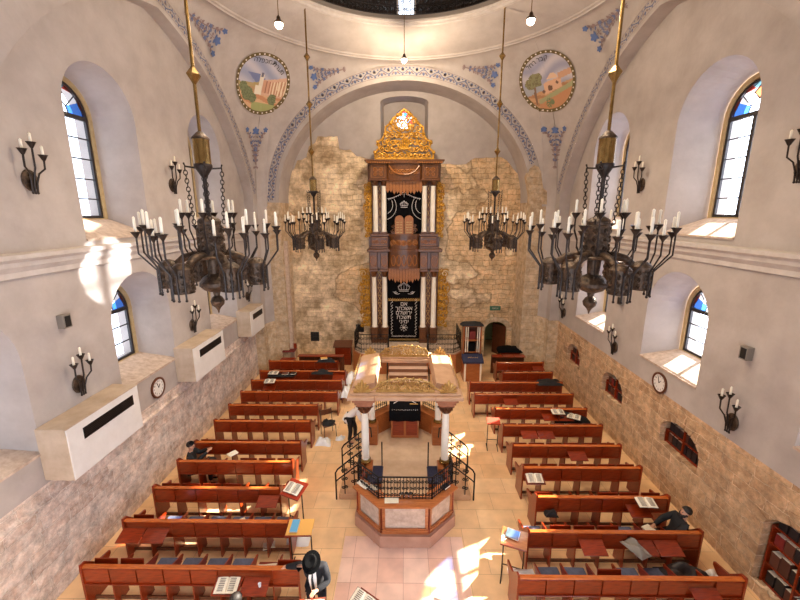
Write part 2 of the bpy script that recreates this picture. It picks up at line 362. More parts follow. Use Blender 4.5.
def arch_pts(c, z0, hw, zs, n=20, rh=None):
    """outline: bottom left, bottom right, then round head from right to left (c = centre along the wall)"""
    rh = rh or hw
    return [(c - hw, z0), (c + hw, z0)] + [(c + hw * math.cos(PI * i / n), zs + rh * math.sin(PI * i / n)) for i in range(n + 1)]
def wall_faces(mb, outer, holes, P):
    polys = [[Vector((a, b, 0)) for a, b in outer]] + [[Vector((a, b, 0)) for a, b in h] for h in holes]
    flat = [p for q in polys for p in q]
    mb.add([P(p.x, p.y) for p in flat], [tuple(t) for t in tessellate_polygon(polys)])

def spiral(cx, cy, r, turns=1.4, a0=0, d=1, n=18, rin=.12):
    return [(cx + (r * (1 - (1 - rin) * i / n)) * math.cos(a0 + d * 2 * PI * turns * i / n), cy + (r * (1 - (1 - rin) * i / n)) * math.sin(a0 + d * 2 * PI * turns * i / n)) for i in range(n + 1)]
def bez(p0, p1, p2, p3, n=8):
    r = []
    for i in range(n + 1):
        t = i / n; u = 1 - t
        r.append(tuple(u ** 3 * a + 3 * u * u * t * b + 3 * u * t * t * c + t ** 3 * d for a, b, c, d in zip(p0, p1, p2, p3)))
    return r

def text_mesh(body, size, name, m, parent=None, loc=(0, 0, 0), rot=(PI / 2, 0, 0), ext=.004, raw=False):
    cu = bpy.data.curves.new('lettering', 'FONT'); cu.body = body; cu.size = size; cu.align_x = 'CENTER'; cu.align_y = 'CENTER'; cu.extrude = ext; cu.resolution_u = 3
    o = bpy.data.objects.new('lettering', cu); C.objects.link(o); bpy.context.view_layer.update()
    me = bpy.data.meshes.new_from_object(o.evaluated_get(bpy.context.evaluated_depsgraph_get()))
    bpy.data.objects.remove(o); bpy.data.curves.remove(cu)
    if raw: return me
    me.materials.clear(); me.materials.append(M[m]); me.name = name
    q = bpy.data.objects.new(name, me); C.objects.link(q); q.parent = parent; q.location = loc; q.rotation_euler = rot
    return q

# ================================================================== STRUCTURE
XL, XR = -7.0, 7.2            # side walls
FL, FR = -6.6, 6.75           # faces of the side arches
YP, YW = 18.2, 19.7           # face of the back arch, back wall
YJ, YC = 17.3, 17.75          # side arch jamb, start of the chamfer
Z0 = 7.6                      # eye level
ZS = {'L': 2.42, 'R': 2.72}   # top of the stone dado
T = 1.1                       # depth of window reveals

struct(MB().box(-9, 9, -1.5, 24, -.3, 0), 'floor', 'floor')

# ---- windows of the side walls: centre Y, opening half width, sill z, spring z
WIN = {
 'L': [(9.6, 1.1, 7.05, 9.8), (14.3, 1.1, 7.05, 9.8), (5.0, 1.1, 7.05, 9.8), (9.95, 1.15, 3.28, 4.95), (14.5, 1.15, 3.28, 4.95), (5.4, 1.15, 3.1, 4.95)],
 'R': [(9.78, 1.22, 7.08, 9.8), (14.35, 1.15, 7.08, 9.8), (5.2, 1.15, 7.08, 9.8), (10.0, 1.15, 3.42, 4.95), (14.5, 1.15, 3.42, 4.95), (5.2, 1.2, 3.42, 4.95)]}
NICHE = [(15.5, .6, 1.32, 1.75), (12.4, .66, 1.3, 1.75), (9.1, .72, 1.36, 1.75), (5.6, 1.0, .25, 1.55)]

wn = 0
def stained_window(c, hw, zb, zs, X, sx, upper, idx):
    """metal framed window with a stained head, in the plane X; sx = outward direction"""
    root = empty('window_%d' % idx, (X, c, zb)); tag(root, kind='structure')
    H = zs - zb; W = hw
    def ring(h2, b2, o):  # outline in (y,z), inset by o
        return [(-(W - o), o), (W - o, o)] + [((W - o) * math.cos(PI * i / 16), H + (W - o) * math.sin(PI * i / 16)) for i in range(17)]
    fr = MB(); A, B = ring(0, 0, -.12), ring(0, 0, 0)
    fr.loft([(-.06 * sx, y, z) for y, z in A], [(-.06 * sx, y, z) for y, z in B], True)
    fr.loft([(-.06 * sx, y, z) for y, z in B], [(.06 * sx, y, z) for y, z in B], True)
    fr.build('outer_frame', 'frame_paint', root, smooth=False)
    fr = MB(); A, B = ring(0, 0, 0), ring(0, 0, .07)
    fr.loft([(-.03 * sx, y, z) for y, z in A], [(-.03 * sx, y, z) for y, z in B], True)
    fr.loft([(-.03 * sx, y, z) for y, z in B], [(.03 * sx, y, z) for y, z in B], True)
    fr.box(-.03, .03, -.045, .045, .05, H)                       # central stile
    fr.box(-.035, .035, -W, W, H - .05, H + .05)                 # transom
    n = 5 if upper else 3
    for k in range(1, n): fr.box(-.015, .015, -W, W, H * k / n - .014, H * k / n + .014)
    # leading of the head
    for s in (-1, 1):
        fr.tube([(0, s * W * .95 * math.cos(a), H + W * .95 * math.sin(a)) for a in (0.0, .3, .6)], .012)
        fr.tube([(0, s * p[0], p[1]) for p in bez((W * .3, H), (W * .32, H + W * .25), (W * .15, H + W * .4), (0, H + W * .42))], .013)
        fr.tube([(0, s * W * .27, H + W * .27), (0, s * W * .62, H + W * .62)], .013)
        fr.tube([(0, s * p[0], p[1]) for p in bez((W * .98, H + .02), (W * .72, H + W * .4), (W * .66, H + W * .6), (W * .72, H + W * .66))], .013)
        fr.tube([(0, s * p[0], p[1]) for p in bez((W * .7, H + W * .68), (W * .4, H + W * .72), (W * .2, H + W * .85), (0, H + W * .98))], .013)
        fr.tube([(0, 0, H + W * .42), (0, s * W * .2, H + W * .62), (0, 0, H + W * .82)], .013)
    fr.build('glazing_bars', 'window_iron', root, smooth=False)
    MB().box(-.004, .004, -W, W, 0, H).build('clear_pane', 'glass', root)
    g = MB()
    def seg(pts, m):
        g.m = m; g.add([(.002 * m, y, z) for y, z in pts], [tuple(range(len(pts)))])
    cr = lambda a, r=.96: (W * r * math.cos(a), H + W * r * math.sin(a))
    for s in (-1, 1):
        S = lambda L: [(s * y, z) for y, z in L]
        seg(S([(W * .3, H), (W * .95, H), (W * .72, H + W * .45), (W * .28, H + W * .27)]), 0)                # blue
        seg(S([(W * .95, H)] + [cr(a) for a in (.1, .3, .5, .7, .78)] + [(W * .66, H + W * .56), (W * .78, H + W * .3)]), 1)     # red
        seg(S([(0, H), (W * .3, H), (W * .28, H + W * .27), (W * .15, H + W * .38), (0, H + W * .42)]), 4)
        seg(S([(W * .28, H + W * .27), (W * .72, H + W * .45), (W * .66, H + W * .66), (W * .2, H + W * .62), (0, H + W * .42)]), 4)
        seg(S([(W * .66, H + W * .66), cr(.82), cr(1.0), cr(1.2), (W * .2, H + W * .75)]), 1)
        seg(S([(W * .2, H + W * .75), cr(1.2), cr(1.4), cr(PI / 2), (0, H + W * .8)]), 3)
        seg(S([(0, H + W * .42), (W * .2, H + W * .62), (0, H + W * .82)]), 2)
    g.build('stained_pane', ['glass_blue', 'glass_red', 'glass_orange', 'glass_sky', 'glass'], root, smooth=False)

for side, X, F, s in (('L', XL, FL, -1), ('R', XR, FR, 1)):
    sm = 'stone_left' if side == 'L' else 'stone_right'; nm = 'left' if side == 'L' else 'right'
    zs = ZS[side]
    holes = [arch_pts(c, zb, hw, zp) for c, hw, zb, zp in WIN[side]]
    wb = MB(); wall_faces(wb, [(-1.5, zs), (YJ, zs), (YJ, 13.5), (-1.5, 13.5)], holes, lambda a, b: (X, a, b))
    # splayed reveals
    sl = MB()
    for (c, hw, zb, zp) in WIN[side]:
        upper = zb > 6; ghw = .76; gz = zb + (.42 if upper else .28); gs = zp + (.0 if not upper else .08); gt = T - .1
        A = [(X, a, b) for a, b in arch_pts(c, zb, hw, zp)]; cg = c + (.0)
        Bp = [(X + s * gt, a, b) for a, b in arch_pts(cg, gz, ghw + .12, gs)]
        n = len(A)
        wb.add(A + Bp, [(i, (i + 1) % n, n + (i + 1) % n, n + i) for i in range(1, n)])
        sl.add([A[0], A[1], Bp[1], Bp[0]], [(0, 1, 2, 3)])
        # wall outside the glazing
        wb.loft([(X + s * gt, a, b) for a, b in arch_pts(cg, gz, ghw, gs)], [(X + s * (gt + .3), a, b) for a, b in arch_pts(cg, gz, ghw, gs)], True)
        sl.prism([(a, b) for a, b in ((c - hw, zb - .05), (c + hw, zb - .05), (c + hw, zb), (c - hw, zb))], 'x', X - s * .0, X - s * .03)
        wn += 1; stained_window(cg, ghw, gz, gs, X + s * gt, s, upper, wn)
    struct(wb, 'wall_' + nm, 'plaster' , smooth=False)
    struct(sl, 'trim_%d' % (1 if side == 'L' else 2), 'sill_stone', smooth=False)
    # stone dado
    nh = [arch_pts(c, zb, hw, zp, 12, .45) for c, hw, zb, zp in NICHE] if side == 'R' else []
    db = MB(); wall_faces(db, [(-1.5, 0), (YJ, 0), (YJ, zs), (-1.5, zs)], nh, lambda a, b: (X, a, b))
    for h in nh: db.loft([(X, a, b) for a, b in h], [(X + .55, a, b) for a, b in h], True); db.add([(X + .55, a, b) for a, b in h], [tuple(range(len(h)))])
    struct(db, 'wall_%s_dado' % nm, sm, smooth=False)
    if side == 'L':
        lb = MB(); lb.prism([(X, 2.02), (X + .05, 2.05), (X + .05, 2.12), (X, 2.16)], 'y', -1.5, YJ)
        struct(lb, 'trim_3', sm, smooth=False)
    # cornice
    pr = [(0, 6.44), (.05, 6.46), (.05, 6.56), (.12, 6.66), (.12, 6.74), (.19, 6.8), (.19, 6.88), (0, 6.9)]
    struct(MB().prism([(X - s * a, b) for a, b in pr], 'y', -1.5, YJ), 'trim_%d' % (4 if side == 'L' else 5), 'cornice', smooth=False)
    # arch soffit, jamb, chamfer
    R, YCc, ZCc = 7.39, 10.45, 5.68
    footz = ZCc + math.sqrt(R * R - (YJ - YCc) ** 2)
    def side_arch(r, nseg=40, yend=YJ):
        a0 = math.asin(min(1, (yend - YCc) / r)); pts = []
        a1 = math.asin((11.7 - YCc) / r)
        for i in range(nseg + 1):
            a = a0 + (a1 - a0) * i / nseg; pts.append((YCc + r * math.sin(a), ZCc + r * math.cos(a)))
        return pts + [(23.4 - y, z) for y, z in pts[::-1][1:]]
    P = side_arch(R)
    jb = MB()
    full = [(YJ, zs + .02)] + P
    jb.loft([(F, a, b) for a, b in full], [(X, a, b) for a, b in full])
    jb.add([(F, YJ, zs + .02), (F, YC, zs + .02), (F, YC, 7.9), (F, YJ, 7.9)], [(0, 1, 2, 3)])
    xc = s * (abs(F) - .25)
    jb.add([(F, YC, zs + .02), (xc, YP, zs + .02), (xc, YP, 7.9), (F, YC, 7.9)], [(0, 1, 2, 3)])
    struct(jb, 'trim_%d' % (6 if side == 'L' else 7), 'plaster')
    jd = MB()
    for (p, q) in (((X, YJ), (F, YJ)), ((F, YJ), (F, YC)), ((F, YC), (xc, YP))):
        jd.add([(*p, 0), (*q, 0), (*q, zs + .02), (*p, zs + .02)], [(0, 1, 2, 3)])
    struct(jd, 'trim_%d' % (8 if side == 'L' else 9), 'stone_pier', smooth=False)
    # band on the face of the side arch (painted)
    RO = R + .5
    Pi, Po = side_arch(R, 60), side_arch(RO, 60, YC)
    Po2 = [(min(a, YC), b) for a, b in Po]
    fb = MB(); fb.loft([(F, a, b) for a, b in Pi], [(F, a, b) for a, b in Po2])
    fb.add([(F, YJ, 7.9), (F, YC, 7.9), (F, YC, Po2[0][1]), (F, YJ, footz)], [(0, 1, 2, 3)])
    struct(fb, 'trim_%d' % (10 if side == 'L' else 11), 'plaster')

# gallery-side wall behind the camera; its opening added and sized for fill light
fw_ = MB(); wall_faces(fw_, [(-9, 0), (9, 0), (9, 15), (-9, 15)], [[(-4, 1.6), (4, 1.6), (4, 7.0), (-4, 7.0)]], lambda a, b: (a, -1.5, b))
struct(fw_, 'wall_front', 'plaster', smooth=False)
# ---- back arch
AI, BI, ZI = 5.75, 5.09, 8.08
AO, BO = 6.3, 5.66
NB = 60
def ell(a, b, t): return (a * math.cos(t), ZI + b * math.sin(t))
inner = [ell(AI, BI, PI * i / NB) for i in range(NB + 1)]
outer = [ell(AO, BO, PI * i / NB) for i in range(NB + 1)]
tr = MB(); tr.loft([(x, YP, z) for x, z in inner], [(x, YP, z) for x, z in outer]); tr.loft([(x, YP, z) for x, z in inner], [(x, YW, z) for x, z in inner])
struct(tr, 'trim_12', 'plaster')
# piers under it: stone, with a slim paler pilaster on the inside corner
pb = MB()
for s, F in ((-1, FL), (1, FR)):
    xc = s * (abs(F) - .25)
    pb.box(min(s * 5.75, xc), max(s * 5.75, xc), YP, YW, 0, 8.08)
struct(pb, 'trim_13', 'stone_pier', smooth=False)
pl = MB(); pl.box(-5.78, -5.60, YP + .25, YP + .5, 0, 6.3)
struct(pl, 'trim_14', 'sill_stone')
# ragged old stone climbing over the foot of the right band
rs = MB()
rp = [(5.72, 8.0), (6.52, 8.0), (6.50, 8.5), (6.38, 8.75), (6.36, 9.05), (6.2, 9.3), (6.02, 9.62), (5.82, 9.7), (5.62, 9.55), (5.50, 9.2), (5.62, 8.75), (5.70, 8.4)]
rs.prism(rp, 'y', YP - .03, YP + .3); struct(rs, 'trim_15', 'stone_pier', smooth=False)

# ---- back wall: stone below, plaster above; window recess and door
bx = 5.9
niche_h = [(-1.13, 10.4), (1.13, 10.4), (1.13, 12.7)] + [(1.13 * math.cos(PI * i / 8), 12.7 + .25 * math.sin(PI * i / 8)) for i in range(1, 8)] + [(-1.13, 12.7)]
door_h = arch_pts(4.88, 0, .58, 1.55, 12, .45)
bound = [(-5.9, 9.3), (-5.35, 9.75), (-5.2, 10.1), (-4.75, 10.25), (-4.6, 10.75), (-4.3, 10.9), (-4.15, 11.2), (-3.2, 11.22), (-3.12, 10.62), (-2.6, 10.6), (-2.3, 10.3), (-1.9, 10.2),
         (-1.5, 10.15), (1.2, 10.1), (1.8, 9.95), (3.0, 9.93), (3.4, 10.2), (4.7, 10.24), (4.95, 10.1), (5.3, 9.7), (5.5, 9.5), (5.9, 9.35)]
bd2 = []
for (a, b) in zip(bound[:-1], bound[1:]):
    bd2.append(a); k = max(1, int(math.dist(a, b) / .18))
    for j in range(1, k): bd2.append((a[0] + (b[0] - a[0]) * j / k, a[1] + (b[1] - a[1]) * j / k + random.uniform(-.045, .045)))
bd2.append(bound[-1])
wb = MB(); wall_faces(wb, [(bx, 0)] + bd2[::-1] + [(-bx, 0)], [[(a, max(b, .001)) for a, b in door_h]], lambda a, b: (a, YW, b))
struct(wb, 'wall_back', 'stone_back', smooth=False)
wp = MB(); wall_faces(wp, bd2 + [(bx, 13.6), (-bx, 13.6)], [niche_h], lambda a, b: (a, YW - .035, b))
wp.loft([(a, YW - .035, b) for a, b in bd2], [(a, YW, b) for a, b in bd2])
nb_ = [(a * .9, b if b > 11 else b + .2) for a, b in niche_h]
wp.loft([(a, YW - .035, b) for a, b in niche_h], [(a, YW + .9, b) for a, b in nb_], True)
rw = [(.46 * math.cos(2 * PI * i / 24), 12.15 + .46 * math.sin(2 * PI * i / 24)) for i in range(24)]
wall_faces(wp, nb_, [rw], lambda a, b: (a, YW + .9, b))
wp.loft([(a, YW + .9, b) for a, b in rw], [(a, YW + 1.2, b) for a, b in rw], True)
struct(wp, 'wall_back_plaster', 'plaster', smooth=False)
# round stained window in the recess
rwn = empty('window_20', (0, YW + .95, 12.15)); tag(rwn, kind='structure')
g = MB(); cols = [0, 4, 2, 3, 4, 1, 3, 4]
for ri, (r0, r1) in enumerate(((0.001, .15), (.15, .31), (.31, .46))):
    for i in range(12):
        g.m = cols[(i * 3 + ri * 2) % 8]; a, b = 2 * PI * i / 12, 2 * PI * (i + 1) / 12
        g.add([(r0 * math.cos(a), 0, r0 * math.sin(a)), (r1 * math.cos(a), 0, r1 * math.sin(a)), (r1 * math.cos(b), 0, r1 * math.sin(b)), (r0 * math.cos(b), 0, r0 * math.sin(b))], [(0, 1, 2, 3)])
g.build('stained_pane', ['glass_blue', 'glass_red', 'glass_orange', 'glass_sky', 'glass'], rwn, smooth=False)
g = MB()
for r in (.15, .31, .455): g.tube([(r * math.cos(2 * PI * i / 24), -.01, r * math.sin(2 * PI * i / 24)) for i in range(24)], .015, closed=True)
for i in range(12): a = 2 * PI * i / 12; g.tube([(.15 * math.cos(a), -.01, .15 * math.sin(a)), (.45 * math.cos(a), -.01, .45 * math.sin(a))], .012)
g.build('glazing_bars', 'window_iron', rwn)

# corridor behind the arched door, door leaf
cb = MB(); cb.add([(4.2, YW, 0), (4.2, 22.6, 0), (5.6, 22.6, 0), (5.6, YW, 0), (4.2, YW, 2.4), (4.2, 22.6, 2.4), (5.6, 22.6, 2.4), (5.6, YW, 2.4)], [(0, 1, 5, 4), (1, 2, 6, 5), (2, 3, 7, 6), (4, 5, 6, 7)])
struct(cb, 'wall_corridor', 'corridor', smooth=False)
dr = empty('door_1', (5.42, YW - .02, 0), -2.62); tag(dr, kind='structure')
MB().bbox(-.02, .02, -.98, 0, .01, 1.72).build('door_leaf', 'wood_dark', dr)
MB().lathe([(.02, 0), (.02, .08), (.035, .09), (.03, .12)], axis='x', cx=.95, cy=-.9, n=8).build('door_handle', 'brass', dr)
# voussoirs round the door head
vb = MB()
for i in range(9):
    a, b = PI * i / 9 + .015, PI * (i + 1) / 9 - .015
    vb.prism([(4.88 + r * math.cos(t), 1.5 + r * .85 * math.sin(t)) for r, t in ((.6, a), (.88, a), (.88, b), (.6, b))], 'y', YW - .03, YW + .05)
struct(vb, 'trim_16', 'stone_pier', smooth=False)
vb = MB()
for c, hw, zb, zp in NICHE:
    for i in range(9):
        a, b = PI * i / 9 + .02, PI * (i + 1) / 9 - .02
        vb.prism([(c + (hw + q) * math.cos(t), zp + (.45 + q) * math.sin(t)) for q, t in ((.0, a), (.27, a), (.27, b), (.0, b))], 'x', XR - .02, XR + .05)
struct(vb, 'trim_17', 'stone_right', smooth=False)

# ---- pendentives, ring, cove, gallery, drum, dome
CY, RR, ZR = 11.7, 6.25, 13.86
def ringp(ang): return Vector((.07 + RR * math.cos(ang), CY + RR * math.sin(ang), ZR))
def pend_curve(bp, tp, nt=14):
    """from the arch up to the ring, following a sphere through the four corners"""
    d = Vector((bp.x - .07, bp.y - CY)); db = d.length; d /= db; out = []
    sph = lambda z: math.sqrt(9.05 ** 2 - (z - 7.9) ** 2)
    for i in range(nt + 1):
        t = i / nt; z = bp.z + (tp.z - bp.z) * math.sin(t * PI / 2)
        r = sph(z) + (db - sph(bp.z)) * (1 - t) ** 2 + (RR - sph(ZR)) * t * t
        out.append(Vector((.07 + d.x * r, CY + d.y * r, z)))
    return out
def back_out_z(x): return ZI + BO * math.sqrt(max(0, 1 - (x / AO) ** 2))
def side_out_z(y):
    y = y if y > 11.7 else 23.4 - y
    return ZCc + math.sqrt(max(0, (7.39 + .5) ** 2 - (y - YCc) ** 2))
pend_bvh = []
for s, F in ((-1, FL), (1, FR)):
    xc = s * (abs(F) - .25)
    bpts = [Vector((s * AO * i / 30, YP, back_out_z(AO * i / 30))) for i in range(31)]
    bpts += [Vector((s * 6.3, YP, 7.9)), Vector((xc, YP, 7.9)), Vector(((xc + F) / 2, (YP + YC) / 2, 7.9)), Vector((F, YC, 7.9))]
    bpts += [Vector((F, YC - (YC - CY) * i / 30, side_out_z(YC - (YC - CY) * i / 30))) for i in range(31)]
    for near in (0, 1):
        cols_ = []
        for bp in bpts:
            q = Vector((bp.x, bp.y, bp.z))
            if near: q.y = 2 * CY - q.y
            ang = math.atan2(q.y - CY, q.x - .07)
            cols_.append(pend_curve(q, ringp(ang)))
        vs = [p for c in cols_ for p in c]; k = 15
        fs = [(i * k + j, (i + 1) * k + j, (i + 1) * k + j + 1, i * k + j + 1) for i in range(len(cols_) - 1) for j in range(k - 1)]
        pm = MB(); pm.add(vs, fs); struct(pm, 'ceiling_%s' % ('pendentive' if not near else 'pendentive_front'), 'plaster', ang=60)
        if not near: pend_bvh.append(BVHTree.FromPolygons([tuple(v) for v in vs], fs))
def circ(r, z, n=96): return [(.07 + r * math.cos(2 * PI * i / n), CY + r * math.sin(2 * PI * i / n), z) for i in range(n)]
rg = MB(); prof = [(RR, ZR), (RR - .02, ZR - .04), (RR - .08, ZR - .04), (RR - .1, ZR), (RR - .16, ZR + .02), (RR - .18, ZR + .07)]
# cove rising inwards to the gallery
for i in range(1, 9): t = i / 8; prof.append((RR - .18 - (RR - .18 - 4.85) * math.sin(t * PI / 2 * .8) / math.sin(PI / 2 * .8), ZR + .07 + .6 * t))
for a, b in zip(prof[:-1], prof[1:]): rg.loft(circ(*a), circ(*b), True)
struct(rg, 'ceiling_cove', 'plaster', ang=50)
gm = MB(); pf = [(4.85, 14.53), (4.8, 14.48), (4.72, 14.5), (4.7, 14.56), (4.62, 14.58), (4.6, 14.66), (4.6, 14.72), (5.9, 14.74)]
for a, b in zip(pf[:-1], pf[1:]): gm.loft(circ(*a), circ(*b), True)
struct(gm, 'ceiling_gallery_edge', 'cornice', ang=50)
gm = MB(); gm.loft(circ(4.6, 14.64), circ(4.54, 14.64), True); gm.loft(circ(4.54, 14.64), circ(4.54, 14.76), True); gm.loft(circ(4.54, 14.76), circ(4.66, 14.76), True)
struct(gm, 'trim_18', 'grey')
# drum and dome, three windows; unseen right one added for a sun patch
DW = [(math.radians(36), .08, 15.2, 16.5), (math.radians(90), .05, 14.9, 17.4), (math.radians(144), .08, 15.2, 16.5)]
dm = MB(); dg = MB(); edges_ = [0.0]
for a_, hw_, z0_, z1_ in DW: edges_ += [a_ - hw_, a_ + hw_]
edges_.append(2 * PI)
def PD(u, z, r=5.9): return (.07 + r * math.cos(u), CY + r * math.sin(u), z)
for q in range(len(edges_) - 1):
    u0, u1 = edges_[q], edges_[q + 1]; k = max(2, int((u1 - u0) / .12))
    spans = [(14.74, 19)] if q % 2 == 0 else [(14.74, DW[q // 2][2]), (DW[q // 2][3], 19)]
    for j in range(k):
        ua, ub = u0 + (u1 - u0) * j / k, u0 + (u1 - u0) * (j + 1) / k
        for z0_, z1_ in spans: dm.add([PD(ua, z0_), PD(ub, z0_), PD(ub, z1_), PD(ua, z1_)], [(0, 1, 2, 3)])
        if q % 2: dg.add([PD(ua, DW[q // 2][2], 5.92), PD(ub, DW[q // 2][2], 5.92), PD(ub, DW[q // 2][3], 5.92), PD(ua, DW[q // 2][3], 5.92)], [(0, 1, 2, 3)])
for i in range(10):
    a, b = PI / 2 * i / 10, PI / 2 * (i + 1) / 10
    dm.loft(circ(max(5.9 * math.cos(a), .01), 19 + 4 * math.sin(a)), circ(max(5.9 * math.cos(b), .01), 19 + 4 * math.sin(b)), True)
struct(dm, 'ceiling_dome', 'plaster_cool', smooth=False)
dk = MB()  # dark sheet before the drum wall: gloom behind the balustrade painted in
for i in range(96):
    a, b = 2 * PI * i / 96, 2 * PI * (i + 1) / 96
    if abs((a + b) / 2 - PI / 2) < .045: continue
    dk.add([PD(a, 14.74, 5.8), PD(b, 14.74, 5.8), PD(b, 15.9, 5.8), PD(a, 15.9, 5.8)], [(0, 1, 2, 3)])
struct(dk, 'trim_19', 'iron', smooth=False)
struct(dg, 'window_30', 'glass', smooth=False)
# outer roof planes so that daylight only enters through the openings
rf = MB(); rf.box(-9, -5.5, -1.5, 24, 14.9, 15.0); rf.box(5.6, 9, -1.5, 24, 14.9, 15.0); rf.box(-9, 9, 17.4, 24, 14.9, 15.0); rf.box(-9, 9, -1.5, 6, 14.9, 15.0)
struct(rf, 'ceiling_roof', 'cornice')

# balustrade of the dome gallery
bal = empty('gallery_balustrade', (.07, CY, 14.76), 0, 'black wrought iron balustrade curving round the dome gallery at the top', 'railing')
b1 = MB()
for z in (.03, .9): b1.tube([(4.6 * math.cos(2 * PI * i / 96), 4.6 * math.sin(2 * PI * i / 96), z) for i in range(96)], .025, closed=True)
b1.build('rail', 'black_iron', bal)
b2 = MB(); NS = 100
for i in range(NS):
    a = 2 * PI * i / NS
    if math.sin(a) < -.3: continue
    def Q(u, z): return (4.6 * math.cos(a + u / 4.6), 4.6 * math.sin(a + u / 4.6), z)
    b2.tube([Q(0, 0.03), Q(0, .9)], .014, 4); b2.tube([Q(.145, 0.03), Q(.145, .9)], .014, 4); b2.tube([Q(0, .33), Q(.29, .33)], .014, 4)
    for (cx, cz, r, d) in ((.1, .2, .075, 1), (.24, .22, .075, -1), (.17, .45, .09, 1), (.1, .7, .075, -1), (.25, .68, .075, 1)):
        b2.tube([Q(u, z) for u, z in spiral(cx, cz, r, 1.3, 1, d, 10)], .02, 4)
b2.build('scrollwork', 'black_iron', bal)

# ================================================================== PAINTED ORNAMENT
def decal(name, mats, polys, o, n, up, parent=None, bvh=None, off=.03):
    """flat 2D polygons [(material index, [(x,y)..])] laid on the curved plaster"""
    n = n.normalized(); up = (up - n * up.dot(n)).normalized(); ri = up.cross(n)
    mb = MB()
    for mi, pts in polys:
        mb.m = mi; vs = []
        for x, y in pts:
            p = o + ri * x + up * y
            h = bvh.find_nearest(p, 3)
            vs.append((h[0] if h[0] else p) + n * (off + .002 * mi))
        mb.add(vs, [tuple(range(len(vs)))])
    return mb.build(name, mats, parent, smooth=False)

def strip2d(pts, w):
    out = []
    for i in range(len(pts) - 1):
        (x0, y0), (x1, y1) = pts[i], pts[i + 1]; L = math.hypot(x1 - x0, y1 - y0) or 1
        nx, ny = -(y1 - y0) / L * w / 2, (x1 - x0) / L * w / 2
        out.append([(x0 + nx, y0 + ny), (x1 + nx, y1 + ny), (x1 - nx, y1 - ny), (x0 - nx, y0 - ny)])
    return out
def leaf2d(x, y, a, l, w):
    c, s = math.cos(a), math.sin(a)
    return [(x + c * u - s * v, y + s * u + c * v) for u, v in ((0, 0), (l * .35, w / 2), (l * .75, w * .35), (l, 0), (l * .75, -w * .35), (l * .35, -w / 2))]
def flower2d(x, y, r, k=5, a0=.3): return [leaf2d(x, y, a0 + 2 * PI * i / k, r, r * .8) for i in range(k)]

def motif(L=1.1, Wd=.75):
    """spray of flowers: narrow at (0,0), widening to y=L"""
    P = []
    for s in (-1, 1):
        st = bez((0, 0), (s * .02, L * .35), (s * Wd * .15, L * .7), (s * Wd * .45, L * .9), 8); P += [(0, q) for q in strip2d(st, .035)]
        for k in range(1, 8):
            x, y = st[k]; P.append((0, leaf2d(x, y, PI / 2 - s * 1.2, .14, .08))); P.append((1, leaf2d(x, y, PI / 2 + s * .9, .15, .07))); P.append((k % 2, leaf2d(x * .5, y, PI / 2 + s * 1.1, .12, .07)))
        sp_ = spiral(s * Wd * .17, L * .62, .09, 1.2, 0, s, 10); P += [(0, q) for q in strip2d(sp_, .02)]
        sp_ = spiral(s * Wd * .1, L * .36, .065, 1.2, 0, -s, 10); P += [(0, q) for q in strip2d(sp_, .02)]
        P += [(2, q) for q in flower2d(s * Wd * .46, L * .93, .12)]
        P += [(1, q) for q in flower2d(s * Wd * .22, L * .6, .08)]; P += [(0, q) for q in flower2d(s * Wd * .3, L * .78, .07)]
    P += [(0, q) for q in strip2d([(0, 0), (0, L * .3), (0, L * .6), (0, L * .9)], .022)]
    P += [(2, q) for q in flower2d(0, L * .9, .17)]
    P += [(1, q) for q in flower2d(0, L * .45, .08)]
    P += [(0, leaf2d(0, .02, PI / 2 + a, .16, .05)) for a in (-2.6, 2.6, -2.2, 2.2, PI)]
    return P

# medallions, floral sprays, arch bands
def heb(s): return s[::-1]
def text_polys(body, size, x, y, rot=0):
    me = text_mesh(heb(body), size, 'x', None, ext=0, raw=True); out = []
    c, s_ = math.cos(rot), math.sin(rot)
    for p in me.polygons:
        out.append([(x + c * me.vertices[i].co.x - s_ * me.vertices[i].co.y, y + s_ * me.vertices[i].co.x + c * me.vertices[i].co.y) for i in p.vertices])
    bpy.data.meshes.remove(me); return out
def h2(x, y):
    v = math.sin(x * 127.1 + y * 311.7) * 43758.5; return v - math.floor(v)
def paint_left(x, y):
    """hillside with a long pale hall and a slim tower under a cloudy sky"""
    if y > .05 + .1 * math.sin(x * 2):
        t = math.sin(x * 3 + y * 9 + 2 * math.sin(x * 2)) * .5 + .5
        c = (138 + 50 * t, 148 + 38 * t, 182 + 18 * t)
        if y < .32 and x < .1 and math.sin(x * 5 + 1.5 + y * 6) > .2: c = (96, 112, 164)
    elif x < -.1 and y > -.15: c = (172, 150, 96)
    else: c = (190, 148, 100) if h2(int(x * 9), int(y * 13)) > .5 else (178, 136, 92)
    if x > .02 and -.45 < y < .12 + .28 * (x - .0): c = (214, 168, 140)
    if x > .35 and -.35 < y < .05 + .2 * x: c = (234, 212, 180) if int(x * 16) % 2 else (184, 128, 96)
    if .02 < x < .35 and -.3 < y < .12: c = (206, 150, 120) if int(x * 22) % 3 else (150, 96, 72)
    if abs(x + .04) < .07 and -.4 < y < .3: c = (226, 216, 198)
    if abs(x + .04) < .05 and .22 < y < .36: c = (92, 92, 116)
    if -.25 < x < .0 and -.42 < y < -.1: c = (234, 226, 204)
    if y < -.42: c = (196, 130, 88) if math.sin(x * 6 + y * 22) > 0 else (214, 170, 126)
    if y < -.68 and x > -.3: c = (150, 158, 94)
    for cx, cy, r in ((-.55, -.42, .25), (-.3, -.55, .17), (-.75, -.2, .18), (.52, -.5, .2)):
        if (x - cx) ** 2 + (y - cy) ** 2 < r * r: c = (104, 116, 78) if h2(int(x * 30), int(y * 30)) > .45 else (84, 94, 60)
    return c
